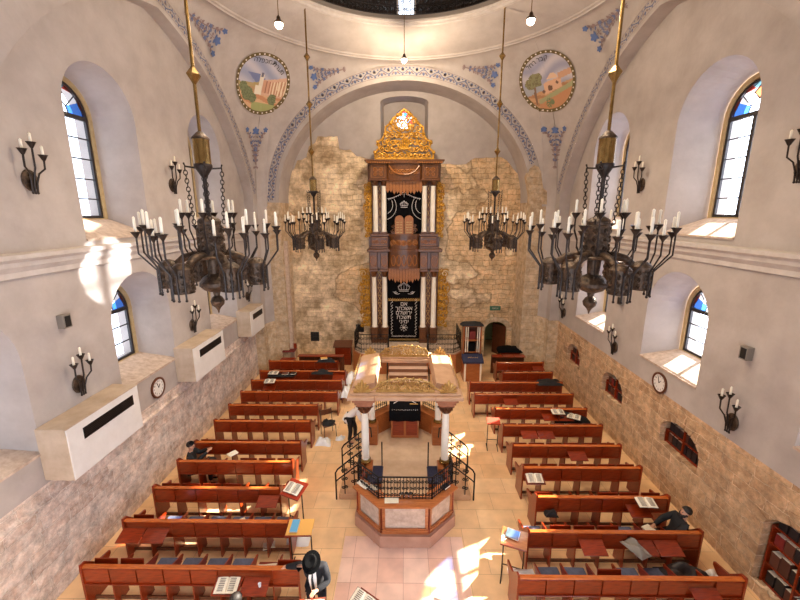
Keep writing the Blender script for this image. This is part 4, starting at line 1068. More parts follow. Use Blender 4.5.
# iron railing round the front of the counter
def iron_rail(path, z0, z1, name, parent, step=.085, posts=True, curl=True):
    m = MB(); pts = [Vector((*p, 0)) if len(p) == 2 else Vector(p) for p in path]
    for z in (z0 + .02, z1): m.tube([(p.x, p.y, p.z + z) for p in pts], .018 if z == z1 else .012, 6)
    for a, b in zip(pts[:-1], pts[1:]):
        L = (b - a).length; d = (b - a) / L; n = max(1, int(L / step))
        for i in range(n + 1):
            p = a + d * L * i / n; big = i in (0, n)
            m.tube([(p.x, p.y, p.z + z0), (p.x, p.y, p.z + z1)], .02 if big else .008, 5)
        if curl:
            k = max(1, int(L / .17)); h = z1 - z0
            for i in range(k):
                c0 = L * (i + .5) / k
                for (dz, r, dr) in ((.2, .05, 1), (.2, .05, -1), (.5, .045, 1), (.5, .045, -1), (.8, .05, 1), (.8, .05, -1)):
                    q = spiral(dr * .045, dz * h, r * h / .6, 1.3, 0 if dr < 0 else PI, dr, 10)
                    m.tube([tuple(a + d * (c0 + u) + Vector((0, 0, z0 + v))) for u, v in q], .011, 4)
    return m.build(name, 'black_iron', parent)
ir = empty('iron_railing', (0, -.08, -.02), 0, 'black wrought iron railing standing on the front counter of the reader platform', 'railing')
ri_ = octo(1.14, 7.74, 12.0, .52)
iron_rail([(ri_[7][0] + .02, 8.62), ri_[7], ri_[0]], 1.2, 1.76, 'side_panel', ir, .07); iron_rail([ri_[0], ri_[1]], 1.2, 1.76, 'front_panel', ir, .07); iron_rail([ri_[1], ri_[2], (ri_[2][0] - .02, 8.62)], 1.2, 1.76, 'side_panel', ir, .07)
ir2 = empty('iron_railing', (0, 0, 0), 0, 'black wrought iron railing at the back of the reader platform, behind the covered desk', 'railing')
iron_rail([ri_[3], ri_[4]], 1.2, 2.0, 'side_panel', ir2); iron_rail([ri_[5], ri_[6]], 1.2, 2.0, 'side_panel', ir2)
# stairs and handrails both sides
for s, nm in ((-1, 'left'), (1, 'right')):
    t = empty('stairs', (B, 0, 0), 0, 'short stone stair up the %s side of the reader platform with iron handrails' % nm, 'stairs')
    for k in range(3):
        x0, x1 = s * 1.12, s * (1.78 - k * .22)
        MB().bbox(min(x0, x1), max(x0, x1), 9.0, 10.15, k * .18, (k + 1) * .18, .012).build('step', 'stair_stone', t)
    for yy_ in (9.02, 10.12):
        m = MB(); X_ = lambda x: s * x
        m.tube([(X_(1.86), yy_, 0), (X_(1.86), yy_, .82), (X_(1.80), yy_, .93), (X_(1.4), yy_, 1.28), (X_(1.1), yy_, 1.52), (X_(1.0), yy_, 1.5), (X_(.98), yy_, 1.2)], .022, 8)
        m.tube([(X_(1.86), yy_, .55), (X_(1.8), yy_, .62), (X_(1.1), yy_, 1.2)], .018, 6)
        for x, zb in ((1.62, .18), (1.36, .36)):
            zt = .95 + (1.8 - x) * .85
            for q in (-1, 1):
                for dz in (.22, .5, .78): m.tube([(X_(x + q * u), yy_, zb + (zt - zb) * dz + v) for u, v in spiral(.04, 0, .055, 1.3, PI, q, 9)], .014, 4)
            m.tube([(X_(x), yy_, zb), (X_(x), yy_, zt)], .016, 5)
        m.build('handrail', 'black_iron', t)
# inside benches with dark cushions
for s, nm in ((-1, 'left'), (1, 'right')):
    t = empty('bench', (B + s * .78, 8.75, .55), 0, 'small dark upholstered bench inside the platform, %s of the centre' % nm, 'bench')
    MB().bbox(-.19, .19, -.3, .35, .12, .38, .01).build('bench_box', 'wood_light', t)
    for a_ in (-1, 1):
        for b_ in (-.27, .32): MB().box(a_ * .17 - .02, a_ * .17 + .02, b_ - .02, b_ + .02, 0, .12).build('leg', 'wood', t)
    MB().bbox(-.2, .2, -.31, .36, .38, .45, .025).build('seat_pad', 'cloth_navy', t)
    MB().tube([(s * -.16, .42, 0), (s * -.16, .42, 1.1)], .018, 6).build('post', 'black_iron', t)
# covered desk
t = empty('reading_desk', (B, 11.1, .55), 0, 'wooden reading desk under a black velvet cover in the middle of the platform', 'desk')
MB().bbox(-.44, .44, 0, .8, 0, .85, .01).build('cabinet', 'wood_light', t)
for s in (-1, 1): MB().bbox(s * .215 - .18, s * .215 + .18, -.02, .0, .1, .78, .012).build('door', 'wood', t)
cov = MB(); A = []
prof = [(-.05, .62), (-.06, .88), (.0, .95), (.3, 1.12), (.7, 1.28), (.85, 1.28), (.86, .95)]
for i in range(13):
    x = -.5 + i / 12; A.append([(x, y + .008 * math.sin(i * 1.9) , z + .01 * math.sin(i * 1.3)) for y, z in prof])
for a, b in zip(A[:-1], A[1:]): cov.loft(a, b)
for e in (0, 12): cov.add(A[e] + [(A[e][0][0], .86, .62), ], [tuple(range(8))])
cv = cov.build('velvet_cover', 'velvet', t, ang=50)
m = MB()
m.tube([(-.36 + .72 * i / 12, .22 + .16 * math.sin(PI * i / 12), 1.10 + .07 * math.sin(PI * i / 12)) for i in range(13)], .012, 5)
for i in range(14): m.sphere((-.4 + .8 * i / 13, .02, .972 + .01 * (i % 2)), .013, 6, 4)
m.build('embroidery', 'silver_thread', cv)
MB().box(.16, .42, .2, .36, 1.075, 1.085).xf(Matrix.Rotation(0, 4, 'X')).build('plaque', 'gold_thread', cv, (0, 0, .0))
# things on the counter
for k, x in enumerate((-.04, .07, .17)):
    t = empty('kiddush_cup', (x, 7.68, 1.2), 0, 'small silver cup on the platform counter, %s of three' % ('leftmost', 'middle', 'rightmost')[k], 'cup', 'silver cups on the platform counter')
    MB().lathe([(.028, 0), (.045, .012), (.05, .06), (.053, .1), (.048, .1), (.042, .04), (.01, .02)], n=16).build('cup_body', 'chrome', t)
    MB().tube([(.045, 0, .075), (.085, 0, .07), (.085, 0, .035), (.045, 0, .03)], .006, 6).build('handle', 'chrome', t)
t = tag(MB().box(-.16, .16, -.1, .1, 0, .004).build('paper_sheet', 'paper', None, (-.27, 7.58, 1.2), (0, 0, .03)), 'white sheet of paper on the platform counter left of the cups', 'paper')
rag('tissue', -.72, 7.98, 1.2, .2, .14, .05, 'paper', 'crumpled white tissue on the left corner of the platform counter', 'tissue', seed=30)
rag('tissue', -.98, 8.1, 1.2, .34, .16, .04, 'paper', 'pale crumpled papers on the left side of the platform counter', 'papers', rz=-.7, seed=31)
closed_book((1.0, 8.02, 1.2), .8, (.2, .14, .05), 'black_book', 'small dark book lying on the right side of the platform counter')
# canopy on four columns
can = empty('canopy', (B, 10.0, 0), 0, 'tan stone-coloured canopy with gold crests carried on four white columns', 'canopy')
for s in (-1, 1):
    for y in (-1.0, 1.0):
        c = MB().lathe([(.115, 1.24), (.105, 1.3), (.1, 1.32), (.1, 2.1), (.088, 2.62)], s * 1.04, y, 20).build('column', 'marble', can)
        MB().lathe([(.14, 1.2), (.14, 1.24), (.12, 1.25), (.13, 1.28), (.115, 1.3)], s * 1.04, y, 20).build('base', 'brass', c)
        m = MB().lathe([(.088, 2.62), (.11, 2.64), (.09, 2.67), (.13, 2.76), (.17, 2.84), (.2, 2.86)], s * 1.04, y, 16)
        for q in range(8):
            a = 2 * PI * q / 8
            m.tube([(s * 1.04 + r * math.cos(a), y + r * math.sin(a), z) for r, z in ((.1, 2.66), (.14, 2.72), (.19, 2.8), (.21, 2.78), (.2, 2.75))], [.03, .03, .025, .018, .008], 5)
        m.build('capital', 'wood_dark', c)
        mm = MB()
        for k, (w_, z0_, z1_) in enumerate(((.19, 2.86, 2.93), (.23, 2.93, 3.02), (.28, 3.02, 3.1), (.33, 3.1, 3.15))): mm.bbox(s * 1.04 - w_, s * 1.04 + w_, y - w_, y + w_, z0_, z1_, .01)
        mm.build('impost_block', 'canopy_brown', c)
m = MB()
for (x0, x1, y0, y1) in ((-1.42, -.74, -1.42, 1.25), (.74, 1.42, -1.42, 1.25), (-.74, .74, -1.42, -1.12), (-.74, .74, 1.05, 1.25)):
    m.bbox(x0, x1, y0, y1, 3.14, 3.24, .015); 
for (x0, x1, y0, y1) in ((-1.36, -.76, -1.36, 1.19), (.76, 1.36, -1.36, 1.19), (-.78, .78, -1.36, -1.15), (-.78, .78, 1.1, 1.19)):
    m.bbox(x0 - .0, x1, y0 + .02, y1 - .02, 3.24, 3.3, .015)
m.build('frame', 'canopy', can)
# sloping side plates
for s in (-1, 1):
    m = MB(); m.prism([(s * 1.34, 3.3), (s * 1.30, 3.36), (s * .78, 3.46), (s * .74, 3.3)], 'y', -1.05, 1.1); m.build('roof_plate', 'canopy', can, smooth=False)
    m = MB()
    for i in range(16): m.tube([(s * 1.36, -1.1 + i * .15 + u, 3.33 + v) for u, v in spiral(0, .03, .055, 1.2, 0, 1, 8)], .012, 4)
    m.build('side_cresting', 'crest_gold', can)
def palmette(m, cx, y, z, w, h, n=7):
    for i in range(n):
        a = PI * (i + .5) / n; L = (1 if n // 2 == i else .86) 
        p = [(cx + w * L * math.cos(a) * t, y, z + h * L * math.sin(a) * t + .02) for t in (0, .4, .8, 1)]
        m.tube(p, [.012, .035, .045, .02], 6)
    for s in (-1, 1): m.tube([(cx + s * (w * .55 + u), y, z + v) for u, v in spiral(0, .05, .07, 1.3, 0, s, 10)], .015, 5)
m = MB()
for s in (-1, 1):
    for y in (-1.3, 1.12): palmette(m, s * 1.06, y, 3.3, .25, .32)
m.build('corner_palmettes', 'crest_gold', can)
for y, nm in ((-1.26, 0), (1.14, 1)):
    m = MB(); 
    hgt = lambda x: .10 + .27 * math.sqrt(max(0, 1 - (x / .74) ** 2))
    for row in range(4):
        zz = 3.33 + row * .088
        for k in range(-7, 8):
            cx = k * .098 + (.049 if row % 2 else 0)
            if zz - 3.3 + .03 > hgt(cx) or abs(cx) > .72: continue
            m.tube([(cx + u, y + .012 * (k % 2), zz + .02 + v) for u, v in spiral(0, 0, .052, 1.3, k * 1.3 + row, 1 if k % 2 else -1, 9)], .015, 4)
    for k in range(-3, 4): m.sphere((k * .2, y - .01, 3.3 + hgt(k * .2) + .01), .032, 8, 5)
    m.tube([(-.72 + 1.44 * q / 18, y, 3.3 + hgt(-.72 + 1.44 * q / 18) - .01) for q in range(19)], .018, 5)
    for k in (-1, 0, 1): m.tube([(k * .22 - .1, y - .02, 3.36), (k * .22, y - .02, 3.5), (k * .22 + .1, y - .02, 3.36)], .02, 4)
    m.box(-.72, .72, y + .0, y + .05, 3.28, 3.36)
    for s in (-1, 1): m.tube([(s * p[0], y, p[1]) for p in bez((.95, 3.3), (.8, 3.36), (.75, 3.42), (.6, 3.5))], .022, 5)
    m.build('front_crest' if nm == 0 else 'back_crest', 'crest_gold', can)
# ================================================================== ARK
AY = 19.05
ap = empty('ark_platform', (0, 0, 0), 0, 'raised wooden dais with black iron rail in front of the ark', 'dais')
MB().prism([(-2.5, 19.7), (-2.5, 17.9), (-2.1, 17.4), (2.5, 17.4), (2.9, 17.9), (2.9, 19.7)], 'z', 0, 1.0).build('dais_block', 'wood_light', ap, smooth=False)
MB().prism([(-2.4, 19.69), (-2.4, 17.9), (-2.05, 17.47), (2.45, 17.47), (2.8, 17.9), (2.8, 19.69)], 'z', 1.0, 1.03).build('dais_floor', 'sill_stone', ap, smooth=False)
for k, pth in enumerate(([(-2.4, 19.5), (-2.4, 17.95), (-2.05, 17.55), (-.72, 17.55)], [(1.12, 17.55), (2.4, 17.55), (2.78, 17.95), (2.78, 19.5)])):
    iron_rail(pth, 1.05, 1.95, 'iron_rail', ap, .13)
for i in range(5):
    MB().bbox(-.66, 1.06, 16.1 + i * .26, 17.4, i * .2, (i + 1) * .2 - (0 if i < 4 else 0), .02).build('step', 'riser_shaded', ap); MB().bbox(-.70, 1.10, 16.05 + i * .26, 16.1 + (i + 1) * .26 + .02, (i + 1) * .2, (i + 1) * .2 + .03, .01).build('tread', 'tread_lit', ap)
for x in (-.74, 1.14):
    m = MB(); m.tube([(x, 16.1, 0), (x, 16.1, 1.0), (x, 17.4, 1.95), (x, 17.5, 1.95), (x, 17.5, 1.0)], .025, 6)
    for k in range(9): y = 16.2 + k * .15; m.tube([(x, y, max(0, (y - 16.1) * .77)), (x, y, 1.0 + (y - 16.1) * .73)], .012, 5)
    for k in range(5): y = 16.25 + k * .27; m.tube([(x, y + u, .5 + (y - 16.1) * .75 + v) for u, v in spiral(0, 0, .1, 1.4, k, 1, 10)], .012, 4)
    m.build('stair_rail', 'black_iron', ap)

ark = empty('torah_ark', (0, 0, 1.03), 0, 'tall two-storey carved wooden ark with white columns and black curtains against the far wall', 'ark')
def A(m, nm, mt, par=None, **k): 
    for i, v in enumerate(m.v): m.v[i] = (v[0], v[1], v[2] - 1.03)
    return m.build(nm, mt, par or ark, **k)
A(MB().box(-1.75, 1.75, 19.35, 19.65, 1.03, 10.0), 'back_case', 'wood_ark')
# lower stage
for s in (-1, 1):
    m = MB(); m.bbox(s * 1.24 - .46, s * 1.24 + .46, 19.0, 19.4, 1.03, 1.25, .02)
    for cx in (1.5, .97): m.bbox(s * cx - .17, s * cx + .17, 18.88, 19.3, 1.25, 1.8, .02); m.bbox(s * cx - .2, s * cx + .2, 18.85, 19.33, 1.8, 1.9, .02); m.box(s * cx - .1, s * cx + .1, 18.87, 18.9, 1.35, 1.7)
    A(m, 'pedestal', 'wood_ark')
    for cx in (1.5, .97):
        c = A(MB().lathe([(.15, 1.9), (.14, 1.96), (.125, 2.0), (.13, 3.2), (.112, 4.45), (.125, 4.5)], s * cx, 19.05, 20), 'column', 'marble')
        A(MB().lathe([(.1, 4.48), (.12, 4.52), (.11, 4.58), (.17, 4.72), (.19, 4.78)], s * cx, 19.05, 16), 'capital', 'wood_ark', c)
    A(MB().box(s * 1.235 - .15, s * 1.235 + .15, 19.25, 19.36, 1.9, 4.8), 'inner_panel', 'wood_dark')
    m = MB()
    for k in range(7):
        z = 2.15 + k * .4
        for q in (-1, 1):
            m.tube([(s * 1.235 + q * .1, 19.24, z - .18), (s * 1.235, 19.24, z), (s * 1.235 + q * .1, 19.24, z + .18)], .018, 4)
            m.tube([(s * 1.235 + q * u, 19.24, z + v) for u, v in spiral(.05, .16, .045, 1.2, PI, q, 8)], .013, 4)
        m.sphere((s * 1.235, 19.23, z), .035, 6, 4)
    A(m, 'gilded_lattice', 'crest_gold')
    # middle stage wings
    m = MB()
    for cx in (1.5, .97):
        m.bbox(s * cx - .22, s * cx + .22, 18.82, 19.4, 4.78, 4.9, .02)
        m.bbox(s * cx - .19, s * cx + .19, 18.86, 19.4, 4.9, 5.75, .02)
    m.bbox(s * 1.235 - .16, s * 1.235 + .16, 18.98, 19.4, 4.9, 5.75, .01)
    m.bbox(s * 1.235 - .56, s * 1.235 + .62 if s > 0 else s * 1.235 + .56, 18.74, 19.42, 5.75, 5.9, .03)
    m.bbox(s * 1.235 - .48, s * 1.235 + .48, 18.84, 19.4, 5.9, 6.0, .02)
    m.bbox(s * 1.19 - .42, s * 1.19 + .42, 18.9, 19.4, 6.0, 6.5, .02)
    m.bbox(s * 1.19 - .47, s * 1.19 + .47, 18.85, 19.4, 6.5, 6.62, .02)
    A(m, 'entablature', 'wood_ark')
    m = MB()
    m.prism([(s * 1.235 + .11 * math.cos(t), 5.45 + .16 * math.sin(t)) for t in [PI * q / 8 for q in range(9)]] + [(s * 1.235 - .11, 5.0), (s * 1.235 + .11, 5.0)], 'y', 18.96, 18.975)
    A(m, 'dark_arch', 'wood_dark')
    m = MB()
    for cx in (1.5, .97):
        for q in range(5): m.tube([(s * cx - .12 + q * .06, 18.85, 4.98), (s * cx - .12 + q * .06, 18.85, 5.6)], .012, 4)
        m.tube([(s * cx + .14 * math.cos(t), 18.845, 5.3 + .25 * math.sin(t)) for t in [2 * PI * q / 14 for q in range(14)]], .016, 4, closed=True)
    for q in (-1, 1): m.tube([(s * 1.19 + q * u, 18.885, 6.25 + v) for u, v in spiral(.14, 0, .12, 1.6, PI, 1, 14)], .02, 4); m.tube([(s * 1.19 + q * u, 18.885, 6.25 + v) for u, v in spiral(.3, -.02, .08, 1.4, PI, -1, 12)], .018, 4)
    m.tube([(s * 1.19 + x, 18.885, z) for x, z in ((-.36, 6.06), (.36, 6.06), (.36, 6.44), (-.36, 6.44))], .014, 4, closed=True)
    A(m, 'carving', 'wood_ark_light')
    # upper stage
    for cx in (1.38, .97):
        A(MB().bbox(s * cx - .15, s * cx + .15, 18.92, 19.25, 6.62, 6.72, .02), 'base', 'wood_ark'); m = MB()
        c = A(MB().lathe([(.13, 6.72), (.12, 6.78), (.115, 6.85), (.12, 7.9), (.105, 8.8), (.115, 8.86)], s * cx, 19.07, 20), 'column', 'marble')
        m.lathe([(.09, 8.84), (.11, 8.88), (.1, 8.92), (.15, 9.02), (.17, 9.08)], s * cx, 19.07, 16); A(m, 'capital', 'wood_ark', c)
    A(MB().box(s * 1.175 - .1, s * 1.175 + .1, 19.25, 19.36, 6.62, 9.05), 'inner_panel', 'wood_dark')
    m = MB()
    for k in range(6):
        z = 6.85 + k * .38
        for q in (-1, 1): m.tube([(s * 1.175 + q * .07, 19.24, z - .16), (s * 1.175, 19.24, z), (s * 1.175 + q * .07, 19.24, z + .16)], .014, 4)
        m.sphere((s * 1.175, 19.23, z), .028, 6, 4)
    A(m, 'gilded_lattice', 'crest_gold')
    m = MB(); m.bbox(s * 1.22 - .4, s * 1.22 + .4, 18.86, 19.4, 9.08, 9.85, .02); m.bbox(s * 1.22 - .44, s * 1.22 + .46 if s > 0 else s * 1.22 + .44, 18.8, 19.4, 9.08, 9.18, .02)
    A(m, 'upper_entablature', 'wood_ark')
    m = MB()
    for q in (-1, 1):
        m.tube([(s * 1.22 + q * u, 18.84, 9.5 + v) for u, v in spiral(.13, .1, .12, 1.6, PI, 1, 14)], .022, 4)
        m.tube([(s * 1.22 + q * u, 18.84, 9.5 + v) for u, v in spiral(.13, -.13, .1, 1.5, PI, -1, 14)], .02, 4)
    m.tube([(s * 1.22 + x, 18.84, z) for x, z in ((-.32, 9.24), (.32, 9.24), (.32, 9.78), (-.32, 9.78))], .016, 4, closed=True)
    A(m, 'carving', 'wood_ark_light')
    # gilded side wings
    for (z0_, z1_, wx, x0) in ((1.9, 4.8, .58, 1.76), (6.5, 9.0, .4, 1.60)):
        m = MB(); n = int((z1_ - z0_) / (wx * .62))
        for k in range(n):
            z = z0_ + (k + .5) * (z1_ - z0_) / n; r = wx * (.36 + .1 * math.sin(PI * k / (n - 1)) + .06 * (k % 2)); d = 1 if k % 2 else -1
            for (dx, dz, rr, st) in ((.42 + .12 * (k % 2), 0, r, 0), (.2, .3, r * .5, 2), (.7 - .2 * (k % 2), -.32, r * .4, 3), (.2, -.28, r * .45, 4)):
                m.tube([(s * (x0 + wx * dx + u), 19.3 - .03 * (st % 2), z + v) for u, v in spiral(0, dz * wx, rr, 1.7, st + k, d * (1 if st % 2 == 0 else -1), 18)], [.034 * (1 - .5 * q / 18) for q in range(19)], 5)
            m.sphere((s * (x0 + wx * .5), 19.27, z), wx * .1, 8, 5)
        m.tube([(s * (x0 + .0), 19.33, z0_), (s * x0, 19.33, z1_)], .03, 5)
        A(m, 'gilded_wing', 'gold')
def bow(hx, y0, dep, z0_, z1_, n=14):
    """bowed front block"""
    pl = [(-hx, 19.4), (hx, 19.4)] + [(hx * math.cos(PI * i / n), y0 - dep * math.sin(PI * i / n)) for i in range(n + 1)]
    return MB().prism(pl[::1], 'z', z0_, z1_)
for (z0_, z1_, hx, dp, nm) in ((4.95, 5.75, .76, .32, 'frieze'), (5.75, 5.9, .82, .42, 'frieze'), (5.9, 6.5, .72, .3, 'frieze'), (6.5, 6.62, .78, .36, 'frieze'), (9.1, 9.85, .84, .3, 'frieze')):
    A(bow(hx, 19.0, dp, z0_, z1_), nm, 'wood_ark', ang=30)
m = bow(.9, 18.98, .36, 9.85, 9.95); m.bbox(-1.72, 1.74, 18.78, 19.42, 9.85, 9.95, .02); m.bbox(-1.84, 1.86, 18.7, 19.45, 9.95, 10.02, .01); A(m, 'cornice', 'wood_ark')
m = MB()
for k in range(44): x = -1.72 + k * 3.46 / 43; m.box(x - .025, x + .025, 18.72, 18.78, 9.86, 9.94)
A(m, 'dentils', 'wood_ark_light')
# carved fronts of the bowed centre
def onbow(x, hx, y0, dep): return y0 - dep * math.sqrt(max(0, 1 - (x / hx) ** 2)) - .01
m = MB()
for k in range(-2, 3):
    cx = k * .26
    for (z, r) in ((6.2, .15),):
        m.tube([(cx + u, onbow(cx + u, .72, 19.0, .3), z + v) for u, v in spiral(0, 0, r, 2, k, 1 if k % 2 else -1, 18) if abs(cx + u) < .7], .03, 4)
    m.tube([(cx + .1 * math.cos(t), onbow(cx + .1 * math.cos(t), .76, 19.0, .32), 5.35 + .26 * math.sin(t)) for t in [2 * PI * q / 14 for q in range(14)]], .028, 4, closed=True)
    for q in (-1, 1): m.tube([(cx + q * u, onbow(cx + q * u, .84, 19.0, .3), 9.5 + v) for u, v in spiral(.07, 0, .13, 1.6, PI, 1, 14)], .02, 4)
for q in (-1, 1):
    m.tube([(q * x, onbow(x, .84, 19.0, .3) - .02, z) for x, z in bez((.7, 9.75), (.5, 9.4), (.25, 9.35), (0, 9.35))], .035, 5)
A(m, 'centre_carving', 'wood_ark_light')
# scalloped wooden valances
for (z1_, drop, hx, dp) in ((4.95, .65, .78, .28), (9.1, .55, .86, .2)):
    m = MB(); n = 11
    for k in range(n):
        x = -hx + (k + .5) * 2 * hx / n; w_ = hx / n * .92; y = 19.05 - dp * math.sqrt(max(0, 1 - (x / (hx * 1.05)) ** 2)); d = drop * (.75 + .25 * math.cos((x / hx) * PI / 2)) * (1 if k % 2 == 0 else .88)
        m.prism([(x - w_, z1_), (x + w_, z1_), (x + w_, z1_ - d), (x, z1_ - d - .13), (x - w_, z1_ - d)], 'y', y, y + .03)
        m.tube([(x, y - .005, z1_ - .05), (x, y - .005, z1_ - d)], .012, 4)
    A(m, 'valance', 'wood_ark_light', smooth=False)
# curtains
def curtain(z0_, z1_, hx, y, nm):
    m = MB(); n = 40; tp = []; bt = []
    for i in range(n + 1):
        x = -hx + 2 * hx * i / n; d = .025 * math.sin(i * 1.3) * (1 if abs(x) > .6 else .25)
        tp.append((x, y + d, z1_)); bt.append((x, y + d, z0_))
    m.loft(bt, tp); return A(m, nm, 'velvet', ang=80)
c1 = curtain(1.05, 4.95, .82, 19.2, 'lower_curtain'); c2 = curtain(6.6, 9.1, .88, 19.2, 'upper_curtain')
def sub(m, nm, mt, par, **k): return A(m, nm, mt, par, **k)
yy = 19.145
m = MB()
def crown2(m, cx, z, w_, h_, r=.014):
    m.tube([(cx - w_, yy, z), (cx + w_, yy, z)], r * 1.4, 4); m.tube([(cx - w_, yy, z + .07), (cx + w_, yy, z + .07)], r, 4)
    for k in range(-2, 3): m.tube([(cx + k * w_ * .5, yy, z + .07), (cx + k * w_ * .62, yy, z + h_ * .55), (cx + k * w_ * .25, yy, z + h_ * .95)], r, 4)
    m.sphere((cx, yy, z + h_ * 1.05), r * 2.2, 6, 4); m.tube([(cx - w_ * 1.1, yy, z + h_ * .5), (cx, yy, z + h_), (cx + w_ * 1.1, yy, z + h_ * .5)], r, 4)
crown2(m, 0, 3.75, .24, .42)
for s in (-1, 1):
    m.tube([(s * (.3 + u), yy, 3.68 + v) for u, v in spiral(.12, 0, .09, 1.3, PI, 1, 10)], .015, 4)
    m.tube([(s * .2, yy, 3.62), (s * .36, yy, 3.58), (s * .55, yy, 3.72)], .014, 4)
    for z in [1.45 + .16 * k for k in range(12)]:
        m.tube([(s * .62 + .05 * math.sin(z * 18), yy, z), (s * .62 - .04, yy, z + .07), (s * .62 + .05, yy, z + .14)], .014, 4)
for k in range(17): x = -.6 + k * .075; m.tube([(x - .03, yy, 1.33), (x, yy, 1.40), (x + .03, yy, 1.33)], .013, 4)
for k in range(8): a = 2 * PI * k / 8; m.tube([(.0, yy, 1.82), (.16 * math.cos(a), yy, 1.82 + .16 * math.sin(a))], [.02, .006], 4); m.tube([(.17 * math.cos(a) + .035 * math.cos(t), yy, 1.82 + .17 * math.sin(a) + .035 * math.sin(t)) for t in (0, 1.6, 3.1, 4.7)], .008, 4, closed=True)
sub(m, 'silver_embroidery', 'silver_thread', c1)
m = MB()
for k in range(18): x = -.77 + k * .0906; m.tube([(x - .045, yy, 3.28), (x, yy, 3.38), (x + .045, yy, 3.28)], .018, 4)
m.tube([(-.8, yy, 3.25), (.8, yy, 3.25)], .014, 4)
for z in (1.15, 1.2): m.tube([(-.8, yy, z), (.8, yy, z)], .01, 4)
sub(m, 'gold_embroidery', 'gold_thread', c1)
for k, wd in enumerate(('אם', 'אשכחך', 'ירושלם', 'תשכח', 'ימיני')):
    text_mesh(heb(wd), .29, 'lettering', 'silver_thread', c1, (0, yy, 3.08 - k * .235 - 1.03), (PI / 2, 0, 0), .008)
m = MB(); crown2(m, 0, 7.88, .16, .28)
for s in (-1, 1):
    m.tube([(s * p[0], yy, p[1]) for p in bez((.0, 8.6), (.3, 8.4), (.6, 8.3), (.8, 8.28), 14)], .018, 4)
    m.tube([(s * p[0], yy, p[1]) for p in bez((.84, 7.3), (.3, 7.5), (.3, 8.0), (.5, 8.3), 14)], .014, 4)
    m.tube([(s * p[0], yy, p[1]) for p in bez((.8, 7.6), (.55, 7.7), (.5, 8.0), (.6, 8.2), 14)], .014, 4)
    for k in range(8): m.sphere((s * (.1 + k * .09), yy, 8.48 - k * .035), .02, 5, 4)
m.tube([(0, yy, 8.35), (0, yy, 8.6)], .02, 4)
sub(m, 'silver_embroidery', 'silver_thread', c2)
# tablets
m = MB()
for s in (-1, 1):
    m.prism([(s * .02, 6.62), (s * .44, 6.62)] + [(s * .23 + s * .21 * math.cos(t), 7.3 + .2 * math.sin(t)) for t in [PI * q / 8 for q in range(9)]], 'y', 18.72, 18.8)
tb = A(m, 'tablets', 'wood_ark_light', smooth=False)
m = MB()
for s in (-1, 1):
    for r in range(5): m.box(s * .23 - .14, s * .23 - .01, 18.705, 18.72, 7.16 - r * .12, 7.2 - r * .12); m.box(s * .23 + .02, s * .23 + .14, 18.705, 18.72, 7.16 - r * .12, 7.2 - r * .12)
sub(m, 'raised_lines', 'crest_gold', tb)
m = MB()
for s in (-1, 1):
    m.tube([(s * (.5 + u), 18.8, 6.78 + v) for u, v in spiral(0, 0, .14, 1.6, 0, s, 14)], .03, 5); m.tube([(s * (.52 + u), 18.8, 7.0 + v) for u, v in spiral(0, 0, .08, 1.4, 0, s, 10)], .02, 5)
A(m, 'tablet_scrolls', 'wood_ark')
# gilded crest on top
m = MB(); yc_ = 18.95
outl = lambda z: max(.12, 1.32 * (1 - ((z - 10.02) / 2.3)) ** .62) if z < 12.3 else .1
rr = random.Random(3)
for row in range(7):
    z = 10.2 + row * .3; hw = outl(z); n = max(1, int(hw / .2))
    for k in range(n):
        x = (k + .5) * hw / n; r = .145 if row < 6 else .1
        for s in (-1, 1):
            m.tube([(s * (x + u), yc_ - .03 * (k % 2), z + v) for u, v in spiral(0, 0, r, 1.6, rr.uniform(0, 3), s * (1 if (k + row) % 2 else -1), 16)], [.045 * (1 - .55 * q / 16) for q in range(17)], 5)
            if (k + row) % 2: m.sphere((s * x, yc_ - .06, z + .02), .05, 6, 4)
for s in (-1, 1):
    ol = [(s * 1.34, 10.05), (s * 1.36, 10.35), (s * 1.16, 10.55), (s * 1.22, 10.8), (s * 1.0, 10.95), (s * .88, 11.15), (s * .86, 11.45), (s * .62, 11.62), (s * .52, 11.8), (s * .3, 11.95), (s * .16, 12.1), (0, 12.2)]
    m.tube([(x, yc_, z) for x, z in ol], .055, 6)
    for (x, z) in ol[1:-1:2]: m.sphere((x, yc_ - .03, z), .09, 7, 5)
    m.tube([(s * (1.2 + u), yc_, 10.72 + v) for u, v in spiral(0, 0, .1, 1.4, 0, s, 10)], .03, 5)
m.box(-1.3, 1.3, yc_ - .05, yc_ + .05, 10.02, 10.12)
crn = [(x * .17, z) for x, z in ()]
for k in range(-2, 3): m.tube([(k * .08, yc_ - .12, 10.55), (k * .1, yc_ - .12, 10.8), (0, yc_ - .12, 10.95)], .03, 5)
m.bbox(-.22, .22, yc_ - .16, yc_ - .08, 10.45, 10.56, .02)
A(m, 'gilded_crest', 'gold')

# ================================================================== CHANDELIERS
ch = empty('chandelier', (0, 0, 0))
m = MB(); m.tube([(0, 0, 8.85), (0, 0, 19.0)], .028, 8); m.build('rod', 'brass', ch)
kn = MB().lathe([(.015, -.16), (.05, -.1), (.115, .0), (.115, .01), (.04, .11), (.02, .16)], n=6).build('rod_knop', 'brass', ch, (0, 0, 9.83), smooth=False)
for z in (11.45, 13.0, 14.6): k2 = kn.copy(); C.objects.link(k2); k2.parent = ch; k2.location = (0, 0, z)
MB().lathe([(.02, 8.97), (.06, 8.94), (.13, 8.87), (.145, 8.85), (.145, 8.83)], n=20).build('cap_top', 'bronze', ch)
MB().lathe([(.135, 8.42), (.135, 8.84)], n=24).build('brass_drum', 'brass', ch)
m = MB(); m.lathe([(.145, 8.43), (.15, 8.41), (.15, 8.38), (.1, 8.3), (.05, 8.22), (.035, 8.2), (.035, 7.5)], n=16)
